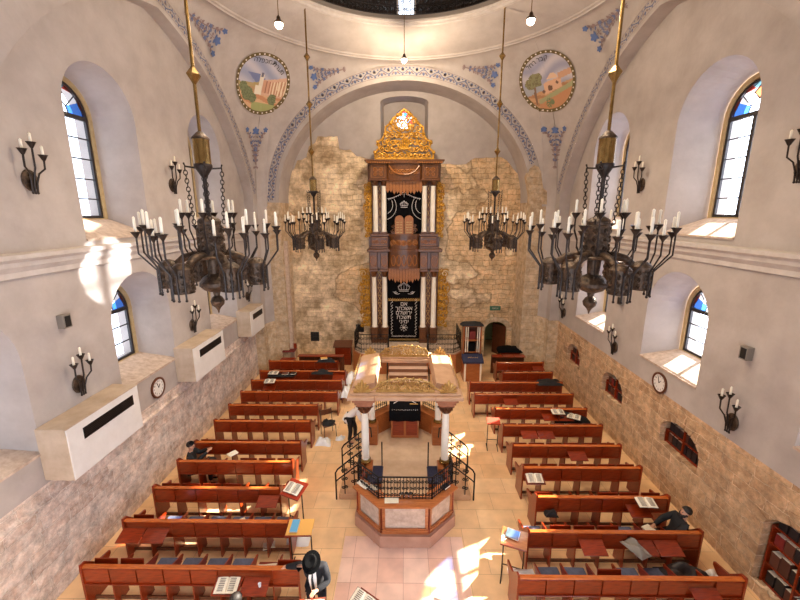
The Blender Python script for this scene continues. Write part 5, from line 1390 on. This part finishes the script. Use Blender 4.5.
for k in range(4): a = PI / 4 + PI / 2 * k; m.tube([(.1 * math.cos(a), .1 * math.sin(a), 8.36), (.28 * math.cos(a), .28 * math.sin(a), 8.38), (.3 * math.cos(a), .3 * math.sin(a), 8.44)], .016, 5)
m.build('stem', 'iron', ch)
for k in range(4):
    a = PI / 4 + PI / 2 * k; m = MB(); n = 14
    for q in range(n):
        t = (q + .5) / n; r = .29 - .05 * t; z = 8.38 - .96 * t
        c, s_ = math.cos(a), math.sin(a); e = (q % 2)
        m.tube([(c * r + (-s_ * (1 - e) + c * e) * .03 * math.cos(u), s_ * r + (c * (1 - e) + s_ * e) * .03 * math.cos(u), z + .046 * math.sin(u)) for u in [2 * PI * w_ / 8 for w_ in range(8)]], .008, 4, closed=True)
    m.build('chain', 'iron', ch)
m = MB(); m.lathe([(.06, 7.56), (.17, 7.5), (.2, 7.46), (.19, 7.4), (.21, 7.38), (.2, 7.0), (.23, 6.9), (.23, 6.84), (.12, 6.78), (.1, 6.5)], n=18)
for k in range(8):
    a = 2 * PI * k / 8
    for z in (7.3, 7.15, 7.0): m.tube([(.21 * math.cos(a + u * 4), .21 * math.sin(a + u * 4), z + v) for u, v in spiral(0, 0, .065, 1.3, k, 1, 8)], .018, 4)
m.lathe([(.34, 6.86), (.36, 6.84), (.34, 6.81)], n=20)
m.build('body', 'bronze', ch)
m = MB(); m.lathe([(.1, 6.52), (.2, 6.46), (.28, 6.36), (.28, 6.3), (.2, 6.22), (.07, 6.17), (.05, 6.1), (.09, 6.07), (.125, 6.0), (.11, 5.93), (.05, 5.87), (.02, 5.82), (.012, 5.77)], n=20)
m.build('bowl_finial', 'bronze', ch)
ARM = []
def candle(parent, x, y, z, h=.27):
    m = MB(); m.lathe([(.015, 0), (.022, .02), (.075, .1), (.088, .11), (.07, .112), (.02, .05)], x, y, 10, z0=z)
    cp = m.build('drip_cup', 'iron', parent)
    c = MB().lathe([(.023, .06), (.022, .08 + h), (.012, .09 + h), (.004, .1 + h)], x, y, 8, z0=z).build('candle', 'wax', parent)
for k in range(6):
    a = PI / 6 + PI / 3 * k; c, s_ = math.cos(a), math.sin(a); R0 = .74
    m = MB(); m.tube([(c * r, s_ * r, z) for r, z in ((.12, 6.84), (.3, 6.87), (.48, 6.82), (.6, 6.72), (.66, 6.62))], [.075, .075, .07, .065, .06], 10)
    m.build('pipe_arm', 'bronze', ch)
    m = MB(); cx, cy = c * R0, s_ * R0
    m.lathe([(.02, 6.8), (.09, 6.78), (.15, 6.73), (.172, 6.7), (.165, 6.67), (.162, 6.33), (.172, 6.3), (.15, 6.29)], cx, cy, 18)
    for q in range(8):
        b = 2 * PI * q / 8
        for z in (6.6, 6.48, 6.37): m.tube([(cx + .167 * math.cos(b + u * 5), cy + .167 * math.sin(b + u * 5), z + v) for u, v in spiral(0, 0, .05, 1.2, q, 1, 7)], .015, 4)
    m.build('lantern', 'bronze', ch)
    for q, (b, R1, zt) in enumerate(((a - .9, .34, 7.14), (a - .3, .42, 7.26), (a + .3, .42, 7.18), (a + .9, .34, 7.3))):
        x0, y0 = cx + .185 * math.cos(b), cy + .185 * math.sin(b); x1, y1 = cx + R1 * math.cos(b), cy + R1 * math.sin(b)
        m = MB(); m.tube([(x0, y0, 6.2), (x0, y0, 6.62), (x1, y1, 6.92), (x1, y1, zt)], .015, 6); m.sphere((x0, y0, 6.19), .024, 6, 5)
        ar = m.build('candle_arm', 'iron', ch); candle(ar, x1, y1, zt)
for k in range(6):
    a = PI / 3 * k; c, s_ = math.cos(a), math.sin(a)
    m = MB(); m.tube([(c * r, s_ * r, z) for r, z in ((.2, 6.95), (.3, 6.9), (.37, 7.0), (.37, 7.12), (.44, 7.3), (.44, 7.5))], .014, 6)
    ar = m.build('candle_arm', 'iron', ch); candle(ar, c * .44, s_ * .44, 7.5, .24)
    m = MB(); m.tube([(c * .3, s_ * .3, 6.84), (c * .44, s_ * .44, 6.62), (c * .52, s_ * .52, 6.5), (c * .6, s_ * .6, 6.56)], .013, 5); m.build('brace', 'iron', ch)
CH = [(-3.49, 7.0, 'bronze candle chandelier nearest the camera on the left, on a long brass rod'), (3.45, 7.0, 'bronze candle chandelier nearest the camera on the right, on a long brass rod'),
      (-3.45, 15.15, 'smaller-looking far left bronze candle chandelier before the stone wall'), (3.45, 15.15, 'smaller-looking far right bronze candle chandelier before the stone wall')]
for k, (x, y, lb) in enumerate(CH):
    q = ch if k == 0 else copy_tree(ch)
    q.location = (x, y, 0); q.rotation_euler = (0, 0, (-.257, .11, .4, .0)[k]); tag(q, lb, 'chandelier', 'bronze chandeliers hanging in the hall')

# pendant lamps
t0 = empty('pendant_lamp')
MB().tube([(0, 0, .12), (0, 0, 2.8)], .012, 5).build('cord', 'brass', t0)
MB().lathe([(.02, .2), (.05, .16), (.06, .1), (.13, .03), (.14, .0), (.12, .0), (.04, .08)], n=18).build('lamp_shade', 'bronze', t0)
MB().sphere((0, 0, -.02), .105, 14, 10).build('bulb', 'bulb', t0)
def lamp_copy():
    c = copy_tree(t0)
    for k in list(c.children):
        if k.type == 'LIGHT': bpy.data.objects.remove(k)
    return c
def pend(x, y, z, lb, q): 
    q.location = (x, y, z); tag(q, lb, 'lamp', 'pendant lamps under the dome')
    l = bpy.data.lights.new('lamp_light', 'SPOT'); l.energy = 360; l.color = (1, .82, .6); l.shadow_soft_size = .12; l.spot_size = math.radians(125); l.spot_blend = .6
    lo = bpy.data.objects.new('lamp_light', l); C.objects.link(lo); lo.location = (0, 0, -.2); lo.parent = q
    l = bpy.data.lights.new('bulb_light', 'POINT'); l.energy = 330 if y > 15 else 75; l.color = (1, .8, .56); l.shadow_soft_size = .12
    lo = bpy.data.objects.new('bulb_light', l); C.objects.link(lo); lo.location = (0, 0, -.2); lo.parent = q

qs = [t0, copy_tree(t0), copy_tree(t0)]
pend(-3.38, 11.7, 12.57, 'lit pendant lamp on a cord, left of three under the dome', qs[0]); pend(-.01, 16.0, 13.2, 'lit pendant lamp on a cord, middle of three under the dome', qs[1]); pend(3.37, 11.7, 12.63, 'lit pendant lamp on a cord, right of three under the dome', qs[2])

for x, y, lb in ((-2.7, 8.1, 'added unseen pendant lamp on the near side of the dome ring, left'), (2.8, 8.1, 'added unseen pendant lamp on the near side of the dome ring, right'), (.05, 7.0, 'added unseen pendant lamp on the near side of the dome ring, middle')):
    pend(x, y, 12.6, lb, lamp_copy())  # three added lamps out of view, put in to brighten the floor
# ================================================================== WALL FITTINGS
sn = empty('wall_sconce')     # built facing +x
m = MB(); m.lathe([(.15, 0), (.16, .02), (.15, .045), (.1, .06), (.02, .065)], n=20, axis='x', sx=1)
m.xf(Matrix.Scale(1.25, 4, (0, 0, 1)))
for k in range(-1, 2): m.tube([(.07, k * .045, -.12), (.085, k * .045, 0), (.07, k * .045, .12)], .014, 5)
m.build('backplate', 'bronze', sn)
for (y, h) in ((-.2, .42), (0, .56), (.2, .36)):
    m = MB(); m.tube([(.09, y * .25, -.22), (.1, y * .3, -.05), (.14, y * .45, .12), (.17, y, .22), (.18, y, h)], .016, 6); m.sphere((.09, y * .25, -.23), .024, 6, 5)
    ar = m.build('candle_arm', 'iron', sn)
    c = MB().lathe([(.015, 0), (.03, .02), (.07, .1), (.08, .112), (.065, .112), (.02, .05)], .18, y, 10, z0=h).build('drip_cup', 'iron', ar)
    MB().lathe([(.022, .06), (.022, .26), (.004, .28)], .18, y, 8, z0=h).build('candle', 'wax', ar)
SC = [(-1, 7.42, 8.2, 'upper left wall sconce nearest the camera, left of the near window'), (-1, 12.0, 8.42, 'upper left wall sconce between the two tall windows'), (-1, 7.6, 4.02, 'lower left wall sconce above the nearest air-conditioning box'),
      (-1, 12.15, 4.0, 'lower left wall sconce above the middle air-conditioning box'), (-1, 16.7, 4.0, 'lower left wall sconce above the farthest air-conditioning box'), (1, 7.35, 8.38, 'upper right wall sconce at the right edge of the picture'),
      (1, 12.2, 8.44, 'upper right wall sconce between the two tall windows'), (1, 7.7, 3.15, 'lower right wall sconce nearest the camera, below the small spotlight'), (1, 12.5, 3.15, 'lower right wall sconce near the clock'), (1, 16.8, 3.25, 'lower right wall sconce farthest from the camera, by the stone pier')]
for k, (s, y, z, lb) in enumerate(SC):
    q = sn if k == 0 else copy_tree(sn)
    q.location = ((XL if s < 0 else XR), y, z); q.rotation_euler = (0, 0, 0 if s < 0 else PI); tag(q, lb, 'wall sconce', 'bronze wall sconces with three candles')
# AC boxes
for k, (y0, y1, lb) in enumerate(((6.5, 8.5, 'white wall box with a dark louvre, nearest the camera on the left wall'), (11.0, 12.98, 'white wall box with a dark louvre, middle one of the left wall'), (15.45, 16.95, 'white wall box with a dark louvre, farthest one of the left wall'))):
    t = empty('air_conditioner_box', (-7.0, y0, 2.5), 0, lb, 'air conditioner', 'white louvred wall boxes'); L = y1 - y0
    MB().bbox(0, .6, 0, L, 0, 1.08, .012).build('casing', 'white_paint', t)
    MB().bbox(0, .61, -.01, L + .01, 1.08, 1.10, .004).build('top_board', 'beige_board', t); MB().box(.01, .585, -.012, 0, .012, 1.08).build('side_panel', 'beige_board', t)
    lv = MB().box(.6, .606, L * .18, L * .9, .68, .92).build('louvre', 'black_iron', t)
    m = MB()
    for q in range(6): m.box(.606, .618, L * .19, L * .89, .70 + q * .037, .71 + q * .037)
    m.build('slats', 'iron', lv)
# clocks
for s, y, z, lb, hands in ((-1, 10.05, 2.77, 'round dark-framed wall clock below the left window', (.9, 3.9)), (1, 10.1, 2.96, 'round dark-framed wall clock below the right window', (.9, 3.9))):
    t = empty('wall_clock', (XL if s < 0 else XR, y, z), 0 if s < 0 else PI, lb, 'clock', 'round wall clocks')
    MB().lathe([(.29, 0), (.3, .02), (.3, .05), (.27, .06), (.245, .05), (.245, .03)], n=32, axis='x').build('rim', 'wood_dark', t)
    f = MB().lathe([(.25, .02), (.25, .035)], n=32, axis='x').build('dial', 'clock_face', t)
    for h in range(1, 13):
        a = PI / 2 - h * PI / 6
        text_mesh(str(h), .07, 'numeral', 'dark', f, (.037, .19 * math.cos(a), .19 * math.sin(a)), (PI / 2, 0, PI / 2), .001)
    for nm, L, a in (('hour_hand', .11, hands[0]), ('minute_hand', .17, hands[1] - 2)):
        MB().tube([(.045, 0, 0), (.045, L * math.cos(a), L * math.sin(a))], .008, 5).build(nm, 'dark', t)
# small spotlights
for s, y, z, lb in ((-1, 7.5, 5.45, 'small grey box light above the left near sconce'), (1, 7.65, 4.76, 'small grey box light on the right wall, nearer the camera'), (1, 12.42, 4.8, 'small grey box light on the right wall, farther from the camera')):
    t = empty('box_light', (XL if s < 0 else XR, y, z), 0 if s < 0 else PI, lb, 'spotlight', 'small box lights on the side walls')
    MB().bbox(0, .14, -.1, .1, -.14, .14, .008).build('housing', 'grey', t); MB().box(.14, .146, -.06, .07, -.11, .11).build('lens', 'dark', t)
# thermometer-like white box on back wall + exit sign
t = empty('exit_sign', (4.79, YW - .02, 2.74), 0, 'small green exit sign above the arched door', 'sign'); MB().bbox(-.28, .28, -.05, .02, -.11, .11, .01).build('sign_box', 'green', t)
text_mesh(heb('יציאה'), .14, 'lettering', 'paper', t, (0, -.053, 0), (PI / 2, 0, 0), .001)
for x, z, w_, h_, lb in ((-4.77, 1.15, .45, .5, 'small black barred opening low in the stone wall, left of the dais'), (-2.34, 1.62, .42, .42, 'small black barred opening behind the dais railing')):
    t = empty('wall_grille', (x, YW - .01, z), 0, lb, 'grille'); MB().box(-w_ / 2, w_ / 2, -.02, 0, -h_ / 2, h_ / 2).build('plate', 'dark', t)
    m = MB()
    for k in range(4): m.tube([(-w_ / 2 + (k + .5) * w_ / 4, -.035, -h_ / 2), (-w_ / 2 + (k + .5) * w_ / 4, -.035, h_ / 2)], .012, 5)
    for k in range(3): m.tube([(-w_ / 2, -.035, -h_ / 2 + (k + .5) * h_ / 3), (w_ / 2, -.035, -h_ / 2 + (k + .5) * h_ / 3)], .01, 5)
    m.build('bars', 'iron', t)

# ================================================================== BACK OF THE HALL
# bookcase with cloth-covered reading top
t = empty('bookcase', (3.17, 16.9, 0), 0, 'wooden bookcase with a sloping navy-covered reading top, left of the arched door', 'bookcase')
MB().bbox(-.42, .42, -.32, .5, 0, 1.0, .01).build('lower_cabinet', 'wood_light', t)
for s in (-1, 1): MB().bbox(s * .36 - .04, s * .36 + .04, -.36, -.3, .02, 1.0, .006).build('white_post', 'marble', t)
cv = MB().prism([(-.42, .92), (-.42, 1.02), (.05, 1.22), (.1, 1.22), (.1, .98)], 'x', -.47, .47).build('sloping_cover', 'cloth_navy', t)
m = MB()
for k in range(6): m.tube([(-.2 + k * .08 + u, -.2, 1.13 + v) for u, v in spiral(0, 0, .04, 1.2, k, 1, 8)], .008, 4)
m.build('embroidery', 'gold_thread', cv)
MB().box(-.42, -.38, .05, .5, 1.0, 2.55).build('side_board', 'wood_light', t); MB().box(.38, .42, .05, .5, 1.0, 2.55).build('side_board', 'wood_light', t)
MB().box(-.42, .42, .47, .5, 1.0, 2.55).build('back_board', 'wood_dark', t)
for z in (1.28, 1.86, 2.52): MB().box(-.42, .42, .05, .5, z, z + .04).build('shelf', 'wood_light', t)
for s in (-1, 1):
    for dx in (.22, .31): MB().lathe([(.022, 1.32), (.02, 2.52)], s * dx, .02, 8).build('white_post', 'marble', t)
MB().bbox(-.15, .15, .1, .3, 1.32, 1.72, .01).build('framed_panel', 'velvet', t)
MB().bbox(-.13, .13, .1, .3, 1.9, 2.3, .01).build('red_panel', 'red_book', t)
rag('cloth', 3.17, 17.2, 2.56, 1.0, .6, .14, 'black_cloth', 'folded black cloth on top of the bookcase', 'cloth', seed=40, amp=.02)
# covered table
t = empty('side_table', (5.3, 18.5, 0), 0, 'small dark wooden table right of the arched door', 'table')
MB().bbox(-.5, .5, -.35, .35, .78, .84, .01).build('table_top', 'wood', t)
for sx in (-1, 1):
    for sy in (-1, 1): MB().box(sx * .44 - .03, sx * .44 + .03, sy * .29 - .03, sy * .29 + .03, 0, .78).build('leg', 'wood_dark', t)
MB().box(-.44, .44, -.3, -.28, .6, .78).build('apron', 'wood', t)
rag('cloth', 5.3, 18.5, .842, 1.15, .8, .2, 'velvet', 'black embroidered cloth over the small table right of the arched door', 'cloth', seed=41, amp=.03)
# red chair and low box at the left
t = empty('chair', (-5.75, 18.3, 0), 0, 'red-seated chair in the far left corner', 'chair')
MB().bbox(-.3, .3, -.25, .25, .84, .9, .01).build('seat', 'red_book', t)
MB().bbox(-.3, .3, .22, .27, .9, 1.15, .01).build('backrest', 'wood', t)
for sx in (-1, 1):
    for sy in (-1, 1): MB().tube([(sx * .27, sy * .2, .85), (sx * .28, sy * .22, 0)], .015, 6).build('leg', 'chrome', t)
t = empty('low_cabinet', (-5.7, 17.75, 0), 0, 'low brown wooden cabinet in front of the red-seated chair', 'cabinet')
MB().bbox(-.35, .35, -.15, .2, 0, .62, .01).build('cabinet_body', 'wood', t); MB().bbox(-.32, .32, -.165, -.15, .04, .56, .006).build('door', 'wood', t); MB().sphere((.25, -.18, .35), .02, 8, 6).build('knob', 'brass', t)
t = empty('lectern', (-3.1, 18.7, 0), 0, 'small wooden lectern standing left of the dais', 'lectern')
MB().bbox(-.4, .4, -.2, .25, 0, 1.0, .01).build('lectern_body', 'wood', t); MB().prism([(-.28, .96), (.3, 1.14), (.3, 1.18), (-.3, 1.0)], 'x', -.48, .46).build('slanted_top', 'wood_dark', t)
MB().bbox(-.3, .3, -.215, -.2, .1, .85, .01).build('front_panel', 'wood', t)
t = empty('reading_shelf', (-4.0, 17.5, 0), 0, 'low wooden reading shelf behind the far left pew', 'shelf'); MB().bbox(-1.1, 1.1, -.15, .15, .88, .91, .005).build('board', 'wood', t); MB().bbox(-1.1, 1.1, .1, .14, 0, .88, .005).build('back_panel', 'wood_dark', t)

# ================================================================== BOOK NICHES
rr = random.Random(11)
NL = ['farthest small arched wall niche', 'second arched wall niche', 'third arched wall niche, wider', 'big arched wall niche at the lower right corner']
def books_row(n, y0, y1, z, hmax, x, grp, where, lean=0, mats=('brown_book', 'black_book', 'black_book', 'brown_book', 'black_book', 'red_book')):
    y = y0; k = 0
    bw = (y1 - y0) / n
    protos = []
    for k in range(n):
        w_ = bw * rr.uniform(.8, .97); h = hmax * rr.uniform(.82, 1)
        m = mats[rr.randrange(len(mats))]
        b = empty('book', (x, y0 + (k + .5) * bw, z), 0, 'dark-bound book in the row on the %s' % where, 'book', grp)
        MB().bbox(-.12, .1, -w_ / 2, w_ / 2, 0, h, .004).build('cover', m, b)
        MB().box(-.115, .105, -w_ / 2 + .004, w_ / 2 - .004, .004, h + .002).build('page_block', 'paper', b)
for k, (c, hw, zb, zp) in enumerate(NICHE):
    big = k == 3
    t = empty('bookcase', (XR + .3, c, zb), 0, 'brown wooden bookcase fitted inside the ' + NL[k], 'bookcase')
    zt = zp - zb + .3; sh = (0.02, .44, .92, 1.3) if big else (.02, .36)
    for z in sh: MB().box(-.16, .2, -hw + .04, hw - .04, z, z + .025).build('shelf', 'wood', t)
    ds = (-hw + .04, 0, hw - .07) if not big else (-hw + .04, -.33, .33, hw - .07)
    for y in ds: MB().box(-.17, .2, y, y + .03, 0, zt - (.0 if -hw * .6 < y < hw * .6 else .3)).build('upright', 'wood', t)
    MB().box(.2, .22, -hw + .02, hw - .02, 0, zt).build('back_board', 'wood_dark', t)
    if big:
        for zi, z in enumerate(sh): books_row(9, c - .93 + .04, c + .93 - .04, zb + z + .026, (.3, .36, .3, .26)[zi], XR + .28, 'books in the big wall niche', ('bottom', 'second', 'third', 'top')[zi] + ' shelf of the big wall niche')
    else:
        for zi, z in enumerate(sh): books_row(7, c - hw + .1, c + hw - .1, zb + z + .026, .28 if zi == 0 else .26, XR + .3, 'books in the ' + NL[k], ('lower', 'upper')[zi] + ' shelf of the ' + NL[k])

# ================================================================== PEOPLE
def skinned(name, m, parent, verts, edges, radii, sub_=2, root=0):
    me = bpy.data.meshes.new(name); me.from_pydata(verts, edges, []); o = bpy.data.objects.new(name, me); C.objects.link(o); o.parent = parent
    md = o.modifiers.new('skin', 'SKIN')
    for i, r in enumerate(radii): me.skin_vertices[0].data[i].radius = r if isinstance(r, tuple) else (r, r)
    me.skin_vertices[0].data[root].use_root = True
    sb = o.modifiers.new('sub', 'SUBSURF'); sb.levels = sub_; sb.render_levels = sub_
    bpy.context.view_layer.update()
    ev = o.evaluated_get(bpy.context.evaluated_depsgraph_get()); nm = bpy.data.meshes.new_from_object(ev)
    nm.materials.clear(); nm.materials.append(M[m]); nm.name = name
    nm.polygons.foreach_set('use_smooth', [True] * len(nm.polygons))
    q = bpy.data.objects.new(name, nm); bpy.data.objects.remove(o); C.objects.link(q); q.name = name; q.parent = parent
    return q
def person(label, loc, rz, J, top, legs, hair=True, hat=False, shirt=None, tie=False, beard=False, look=(0, -1, 0), kippah=False, group=None):
    """J: joints in local metres, figure faces -y before posing"""
    t = empty('person', loc, rz, label, 'person', group)
    V, E, Rr = [], [], []
    def add(p, r, par=None):
        V.append(tuple(p)); Rr.append(r)
        if par is not None: E.append((par, len(V) - 1))
        return len(V) - 1
    P_ = {k: Vector(v) for k, v in J.items()}; lk = Vector(look).normalized(); hd = P_['head']; nk = P_['neck']; upv = (hd - nk).normalized(); fw = (lk - upv * lk.dot(upv)).normalized(); sd = fw.cross(upv)
    pel = add(P_['pelvis'], (.13, .11)); mid = add(P_['pelvis'].lerp(P_['chest'], .5), (.12, .1), pel); che = add(P_['chest'], (.15, .12), mid)
    neck = add(nk, .055, che); jaw = add(nk + (hd - nk) * .45 + fw * .015, .062, neck); h1 = add(hd, (.088, .096), jaw); h2_ = add(hd + upv * .085 - fw * .005, (.07, .08), h1)
    nose = add(hd + fw * .10 - upv * .015, .016, h1)
    for s in (-1, 1): add(hd + sd * s * .088 - upv * .01, .016, h1)
    for s, k in ((-1, 'R'), (1, 'L')):
        sh = add(P_['sh' + k], .045, che); el = add(P_['el' + k], .028, sh); wr = add(P_['ha' + k], .03, el)
        d = (P_['ha' + k] - P_['el' + k]).normalized(); lat = d.cross(Vector((0, 0, 1))); lat = lat.normalized() if lat.length > .01 else Vector((1, 0, 0)); dn = Vector((0, 0, -1)) * .25
        pm = add(P_['ha' + k] + d * .055, (.036, .02), wr)
        for q in range(4):
            o_ = lat * (q - 1.5) * .021; L = (.07, .08, .075, .058)[q]
            a_ = add(P_['ha' + k] + d * .10 + o_, .010, pm); add(P_['ha' + k] + d * (.10 + L * .9) + o_ + dn * .12, .008, a_)
        a_ = add(P_['ha' + k] + d * .05 + lat * s * .045, .011, pm); add(P_['ha' + k] + d * .09 + lat * s * .055, .009, a_)
        hp = add(P_['hip' + k], .085, pel); kn_ = add(P_['kn' + k], .058, hp); an = add(P_['an' + k], .042, kn_); ft = (P_['toe' + k] if 'toe' + k in P_ else P_['an' + k] + Vector((0, -.16, -.05))); add(ft, .035, an)
    skinned('body', 'skin', t, V, E, Rr)
    # garments
    V2, E2, R2 = [], [], []
    def a2(p, r, par=None):
        V2.append(tuple(p)); R2.append(r)
        if par is not None: E2.append((par, len(V2) - 1))
        return len(V2) - 1
    hem = P_['pelvis'] + (P_['pelvis'] - P_['chest']).normalized() * .06
    c0 = a2(P_['pelvis'], (.175, .14)); a2(hem, (.18, .15), c0); c1_ = a2(P_['pelvis'].lerp(P_['chest'], .5), (.16, .125), c0); c2_ = a2(P_['chest'], (.185, .14), c1_); a2(P_['chest'].lerp(nk, .75), .075, c2_)
    for k in 'RL':
        s_ = a2(P_['sh' + k], .082, c2_); e_ = a2(P_['el' + k], .07, s_); a2(P_['el' + k].lerp(P_['ha' + k], 1.06), .046, e_)
    skinned('jacket' if top != 'white_cloth' else 'shirt', top, t, V2, E2, R2)
    V2.clear(); E2.clear(); R2.clear()
    c0 = a2(P_['pelvis'] - Vector((0, 0, .02)), (.165, .135))
    for k in 'RL':
        h_ = a2(P_['hip' + k], .105, c0); k_ = a2(P_['kn' + k], .078, h_); a2(P_['an' + k] + Vector((0, 0, .03)), .062, k_)
    skinned('trousers', legs, t, V2, E2, R2)
    for k in 'RL':
        V2.clear(); E2.clear(); R2.clear(); an = P_['an' + k]; ft = (P_['toe' + k] if 'toe' + k in P_ else an + Vector((0, -.16, -.05)))
        a2(an + Vector((0, .03, -.03)), .045); a2(an.lerp(ft, .6) + Vector((0, 0, -.012)), .045, 0); a2(ft, .036, 1); skinned('shoe', 'black_cloth', t, V2, E2, R2)
    fr = Matrix((( sd.x, -fw.x, upv.x, hd.x), (sd.y, -fw.y, upv.y, hd.y), (sd.z, -fw.z, upv.z, hd.z), (0, 0, 0, 1)))   # local: x side, y back, z up
    for s in (-1, 1): e = MB().sphere((s * .034, -.088, .012), .011, 8, 6).xf(fr).build('eye', 'dark', t)
    MB().tube([(-.025, -.092, -.05), (0, -.099, -.052), (.025, -.092, -.05)], .005, 5).xf(fr).build('mouth', 'red_book', t)
    if hair:
        m = MB(); n = 16
        rows_ = []
        for j in range(8):
            th = PI * .72 * j / 7; rw_ = []
            for i in range(n):
                a = 2 * PI * i / n; back = (math.sin(a) + 1) / 2
                tt = th * (.5 + .5 * back ** .6) if j > 0 else 0
                rw_.append((.099 * math.sin(tt) * math.cos(a), .012 + .108 * math.sin(tt) * math.sin(a), .05 + .098 * math.cos(tt)))
            rows_.append(rw_)
        for a, b in zip(rows_[:-1], rows_[1:]): m.loft(a, b, True)
        m.xf(fr).build('hair', 'hair', t)
    if beard:
        m = MB()
        for (x, y, z, r) in ((-.06, -.055, -.06, .035), (.06, -.055, -.06, .035), (-.035, -.078, -.085, .036), (.035, -.078, -.085, .036), (0, -.083, -.1, .04), (-.076, -.02, -.03, .028), (.076, -.02, -.03, .028)): m.sphere((x, y, z), r, 8, 6)
        m.xf(fr).build('beard', 'hair', t)
    if kippah: MB().lathe([(.092, .085), (.08, .115), (.05, .138), (.005, .15)], n=18, cap=False).xf(fr).build('kippah', 'velvet', t)
    if hat:
        pr = [(.158, .045), (.164, .052), (.158, .06), (.104, .062), (.102, .08), (.096, .15), (.088, .185), (.05, .18), (.005, .165)]
        MB().lathe(pr, 0, .0, 28, 1, 1.12).xf(fr).build('hat', 'felt', t)
    if shirt or tie:
        ch_, pe_ = P_['chest'], P_['pelvis']; dv_ = (nk - pe_).normalized(); ff = (Vector((0, -1, 0)) - dv_ * (Vector((0, -1, 0)).dot(dv_))).normalized()
        def on(x, u, d): p = pe_.lerp(nk, u) + ff * (d) + Vector((x, 0, 0)); return tuple(p)
        m = MB(); prof = [(.0, .05, .175), (.2, .06, .172), (.5, .07, .178), (.7, .075, .165), (.85, .06, .12), (.98, .045, .075)]
        for (u0, w0, d0), (u1, w1, d1) in zip(prof[:-1], prof[1:]): m.add([on(-w0, u0, d0 - .012), on(0, u0, d0), on(w0, u0, d0 - .012), on(w1, u1, d1 - .012), on(0, u1, d1), on(-w1, u1, d1 - .012)], [(0, 1, 4, 5), (1, 2, 3, 4)])
        m.build('shirt_front', 'white_cloth', t)
        if tie:
            m = MB(); m.tube([on(0, u, d + .006) for u, d in ((.98, .08), (.85, .125), (.7, .17), (.5, .183), (.2, .178), (.1, .178))], [.02, .014, .02, .026, .03, .006], 6); m.build('tie', 'suit', t)
    return t
# man in black hat, standing and reading, leaning on the pew with his right hand
person('standing man in black hat and dark suit, bowed over a book in the left aisle', (-1.62, 5.74, 0), 0,
       dict(pelvis=(0, .08, .92), chest=(0, .02, 1.24), neck=(0, -.03, 1.44), head=(0, -.12, 1.56), shR=(-.19, .02, 1.36), elR=(-.38, .15, 1.19), haR=(-.60, .27, 1.04), shL=(.19, .0, 1.36), elL=(.27, -.1, 1.13), haL=(.12, -.3, 1.17),
            hipR=(-.1, .08, .88), knR=(-.11, .03, .48), anR=(-.11, .1, .09), hipL=(.1, .08, .88), knL=(.11, .03, .48), anL=(.12, .08, .09)), 'suit', 'suit', hat=True, shirt=True, tie=True, look=(0, -.6, -.8), beard=True)
# reader seated just below the frame
sit = lambda lean=0: dict(pelvis=(0, .0, .56), chest=(0, .03 - lean, .88), neck=(0, .02 - lean * 1.3, 1.08), head=(0, -.0 - lean * 1.5, 1.22), shR=(-.19, .02 - lean, 1.0), elR=(-.26, -.08, .78), haR=(-.14, -.3, .78), shL=(.19, .02 - lean, 1.0), elL=(.26, -.08, .78), haL=(.14, -.3, .78),
            hipR=(-.1, -.03, .53), knR=(-.12, -.45, .5), anR=(-.12, -.45, .09), hipL=(.1, -.03, .53), knL=(.12, -.45, .5), anL=(.12, -.45, .09))
person('seated man in black seen from behind at the bottom edge, facing the open book', (-2.85, 5.02, 0), PI, dict(sit(.1), elR=(-.34, -.2, .86), elL=(.34, -.2, .86), shR=(-.22, -.08, 1.04), shL=(.22, -.08, 1.04), head=(0, -.2, 1.16)), 'suit', 'suit', kippah=True, look=(0, -.8, -.5))
stool = empty('stool', (-2.85, 4.98, 0), 0, 'wooden stool under the man seated at the bottom edge', 'stool')
MB().bbox(-.2, .2, -.2, .2, .38, .42, .01).build('seat', 'wood', stool)
for sx in (-1, 1):
    for sy in (-1, 1): MB().tube([(sx * .16, sy * .16, .38), (sx * .18, sy * .18, 0)], .018, 6).build('leg', 'wood', stool)
# man at the left wall, facing the aisle, arms forward
J = sit(0); J.update(haR=(-.1, -.42, 1.02), haL=(.1, -.4, 1.0), elR=(-.24, -.16, .84), elL=(.24, -.14, .84))
person('dark-haired man in black seated sideways against the left wall in the fourth pew', (-6.0, 9.62, -.02), PI / 2 + .25, J, 'black_cloth', 'suit', look=(0, -1, .05), kippah=True)
rag('bag', LX + 1.0 * PT, 9.9, .44, .34, .3, .2, 'black_book', 'black box-shaped bag in front of the man at the left wall', 'bag', seed=50, amp=.01)
# man leaning back at the right wall
J = sit(-.12); J.update(neck=(0, .2, 1.05), head=(0, .22, 1.19), haR=(-.12, -.3, .72), haL=(.1, -.28, .7))
person('bearded man in black leaning back in the second right pew by the stone wall', (6.0, 7.33, -.02), -PI / 2 - .1, J, 'black_cloth', 'suit', look=(0, -1, .35), beard=True)
closed_book((5.55, 7.35, .64), .4, (.22, .3, .03), 'paper', 'pale book resting on the lap of the man leaning back')
# bending man in white shirt beside the stair
person('man in white shirt and black trousers bending forward beside the platform stair', (-1.7, 11.7, 0), PI / 2 - .1,
       dict(pelvis=(0, .12, .95), chest=(0, -.14, 1.22), neck=(0, -.34, 1.36), head=(0, -.46, 1.42), shR=(-.19, -.2, 1.3), elR=(-.22, -.3, 1.02), haR=(-.15, -.44, .82), shL=(.19, -.2, 1.3), elL=(.22, -.3, 1.02), haL=(.15, -.44, .82),
            hipR=(-.1, .1, .9), knR=(-.12, .06, .48), anR=(-.12, .12, .09), hipL=(.1, .1, .9), knL=(.14, -.04, .48), anL=(.14, -.02, .09)), 'white_cloth', 'black_cloth', look=(0, -.6, -.7))
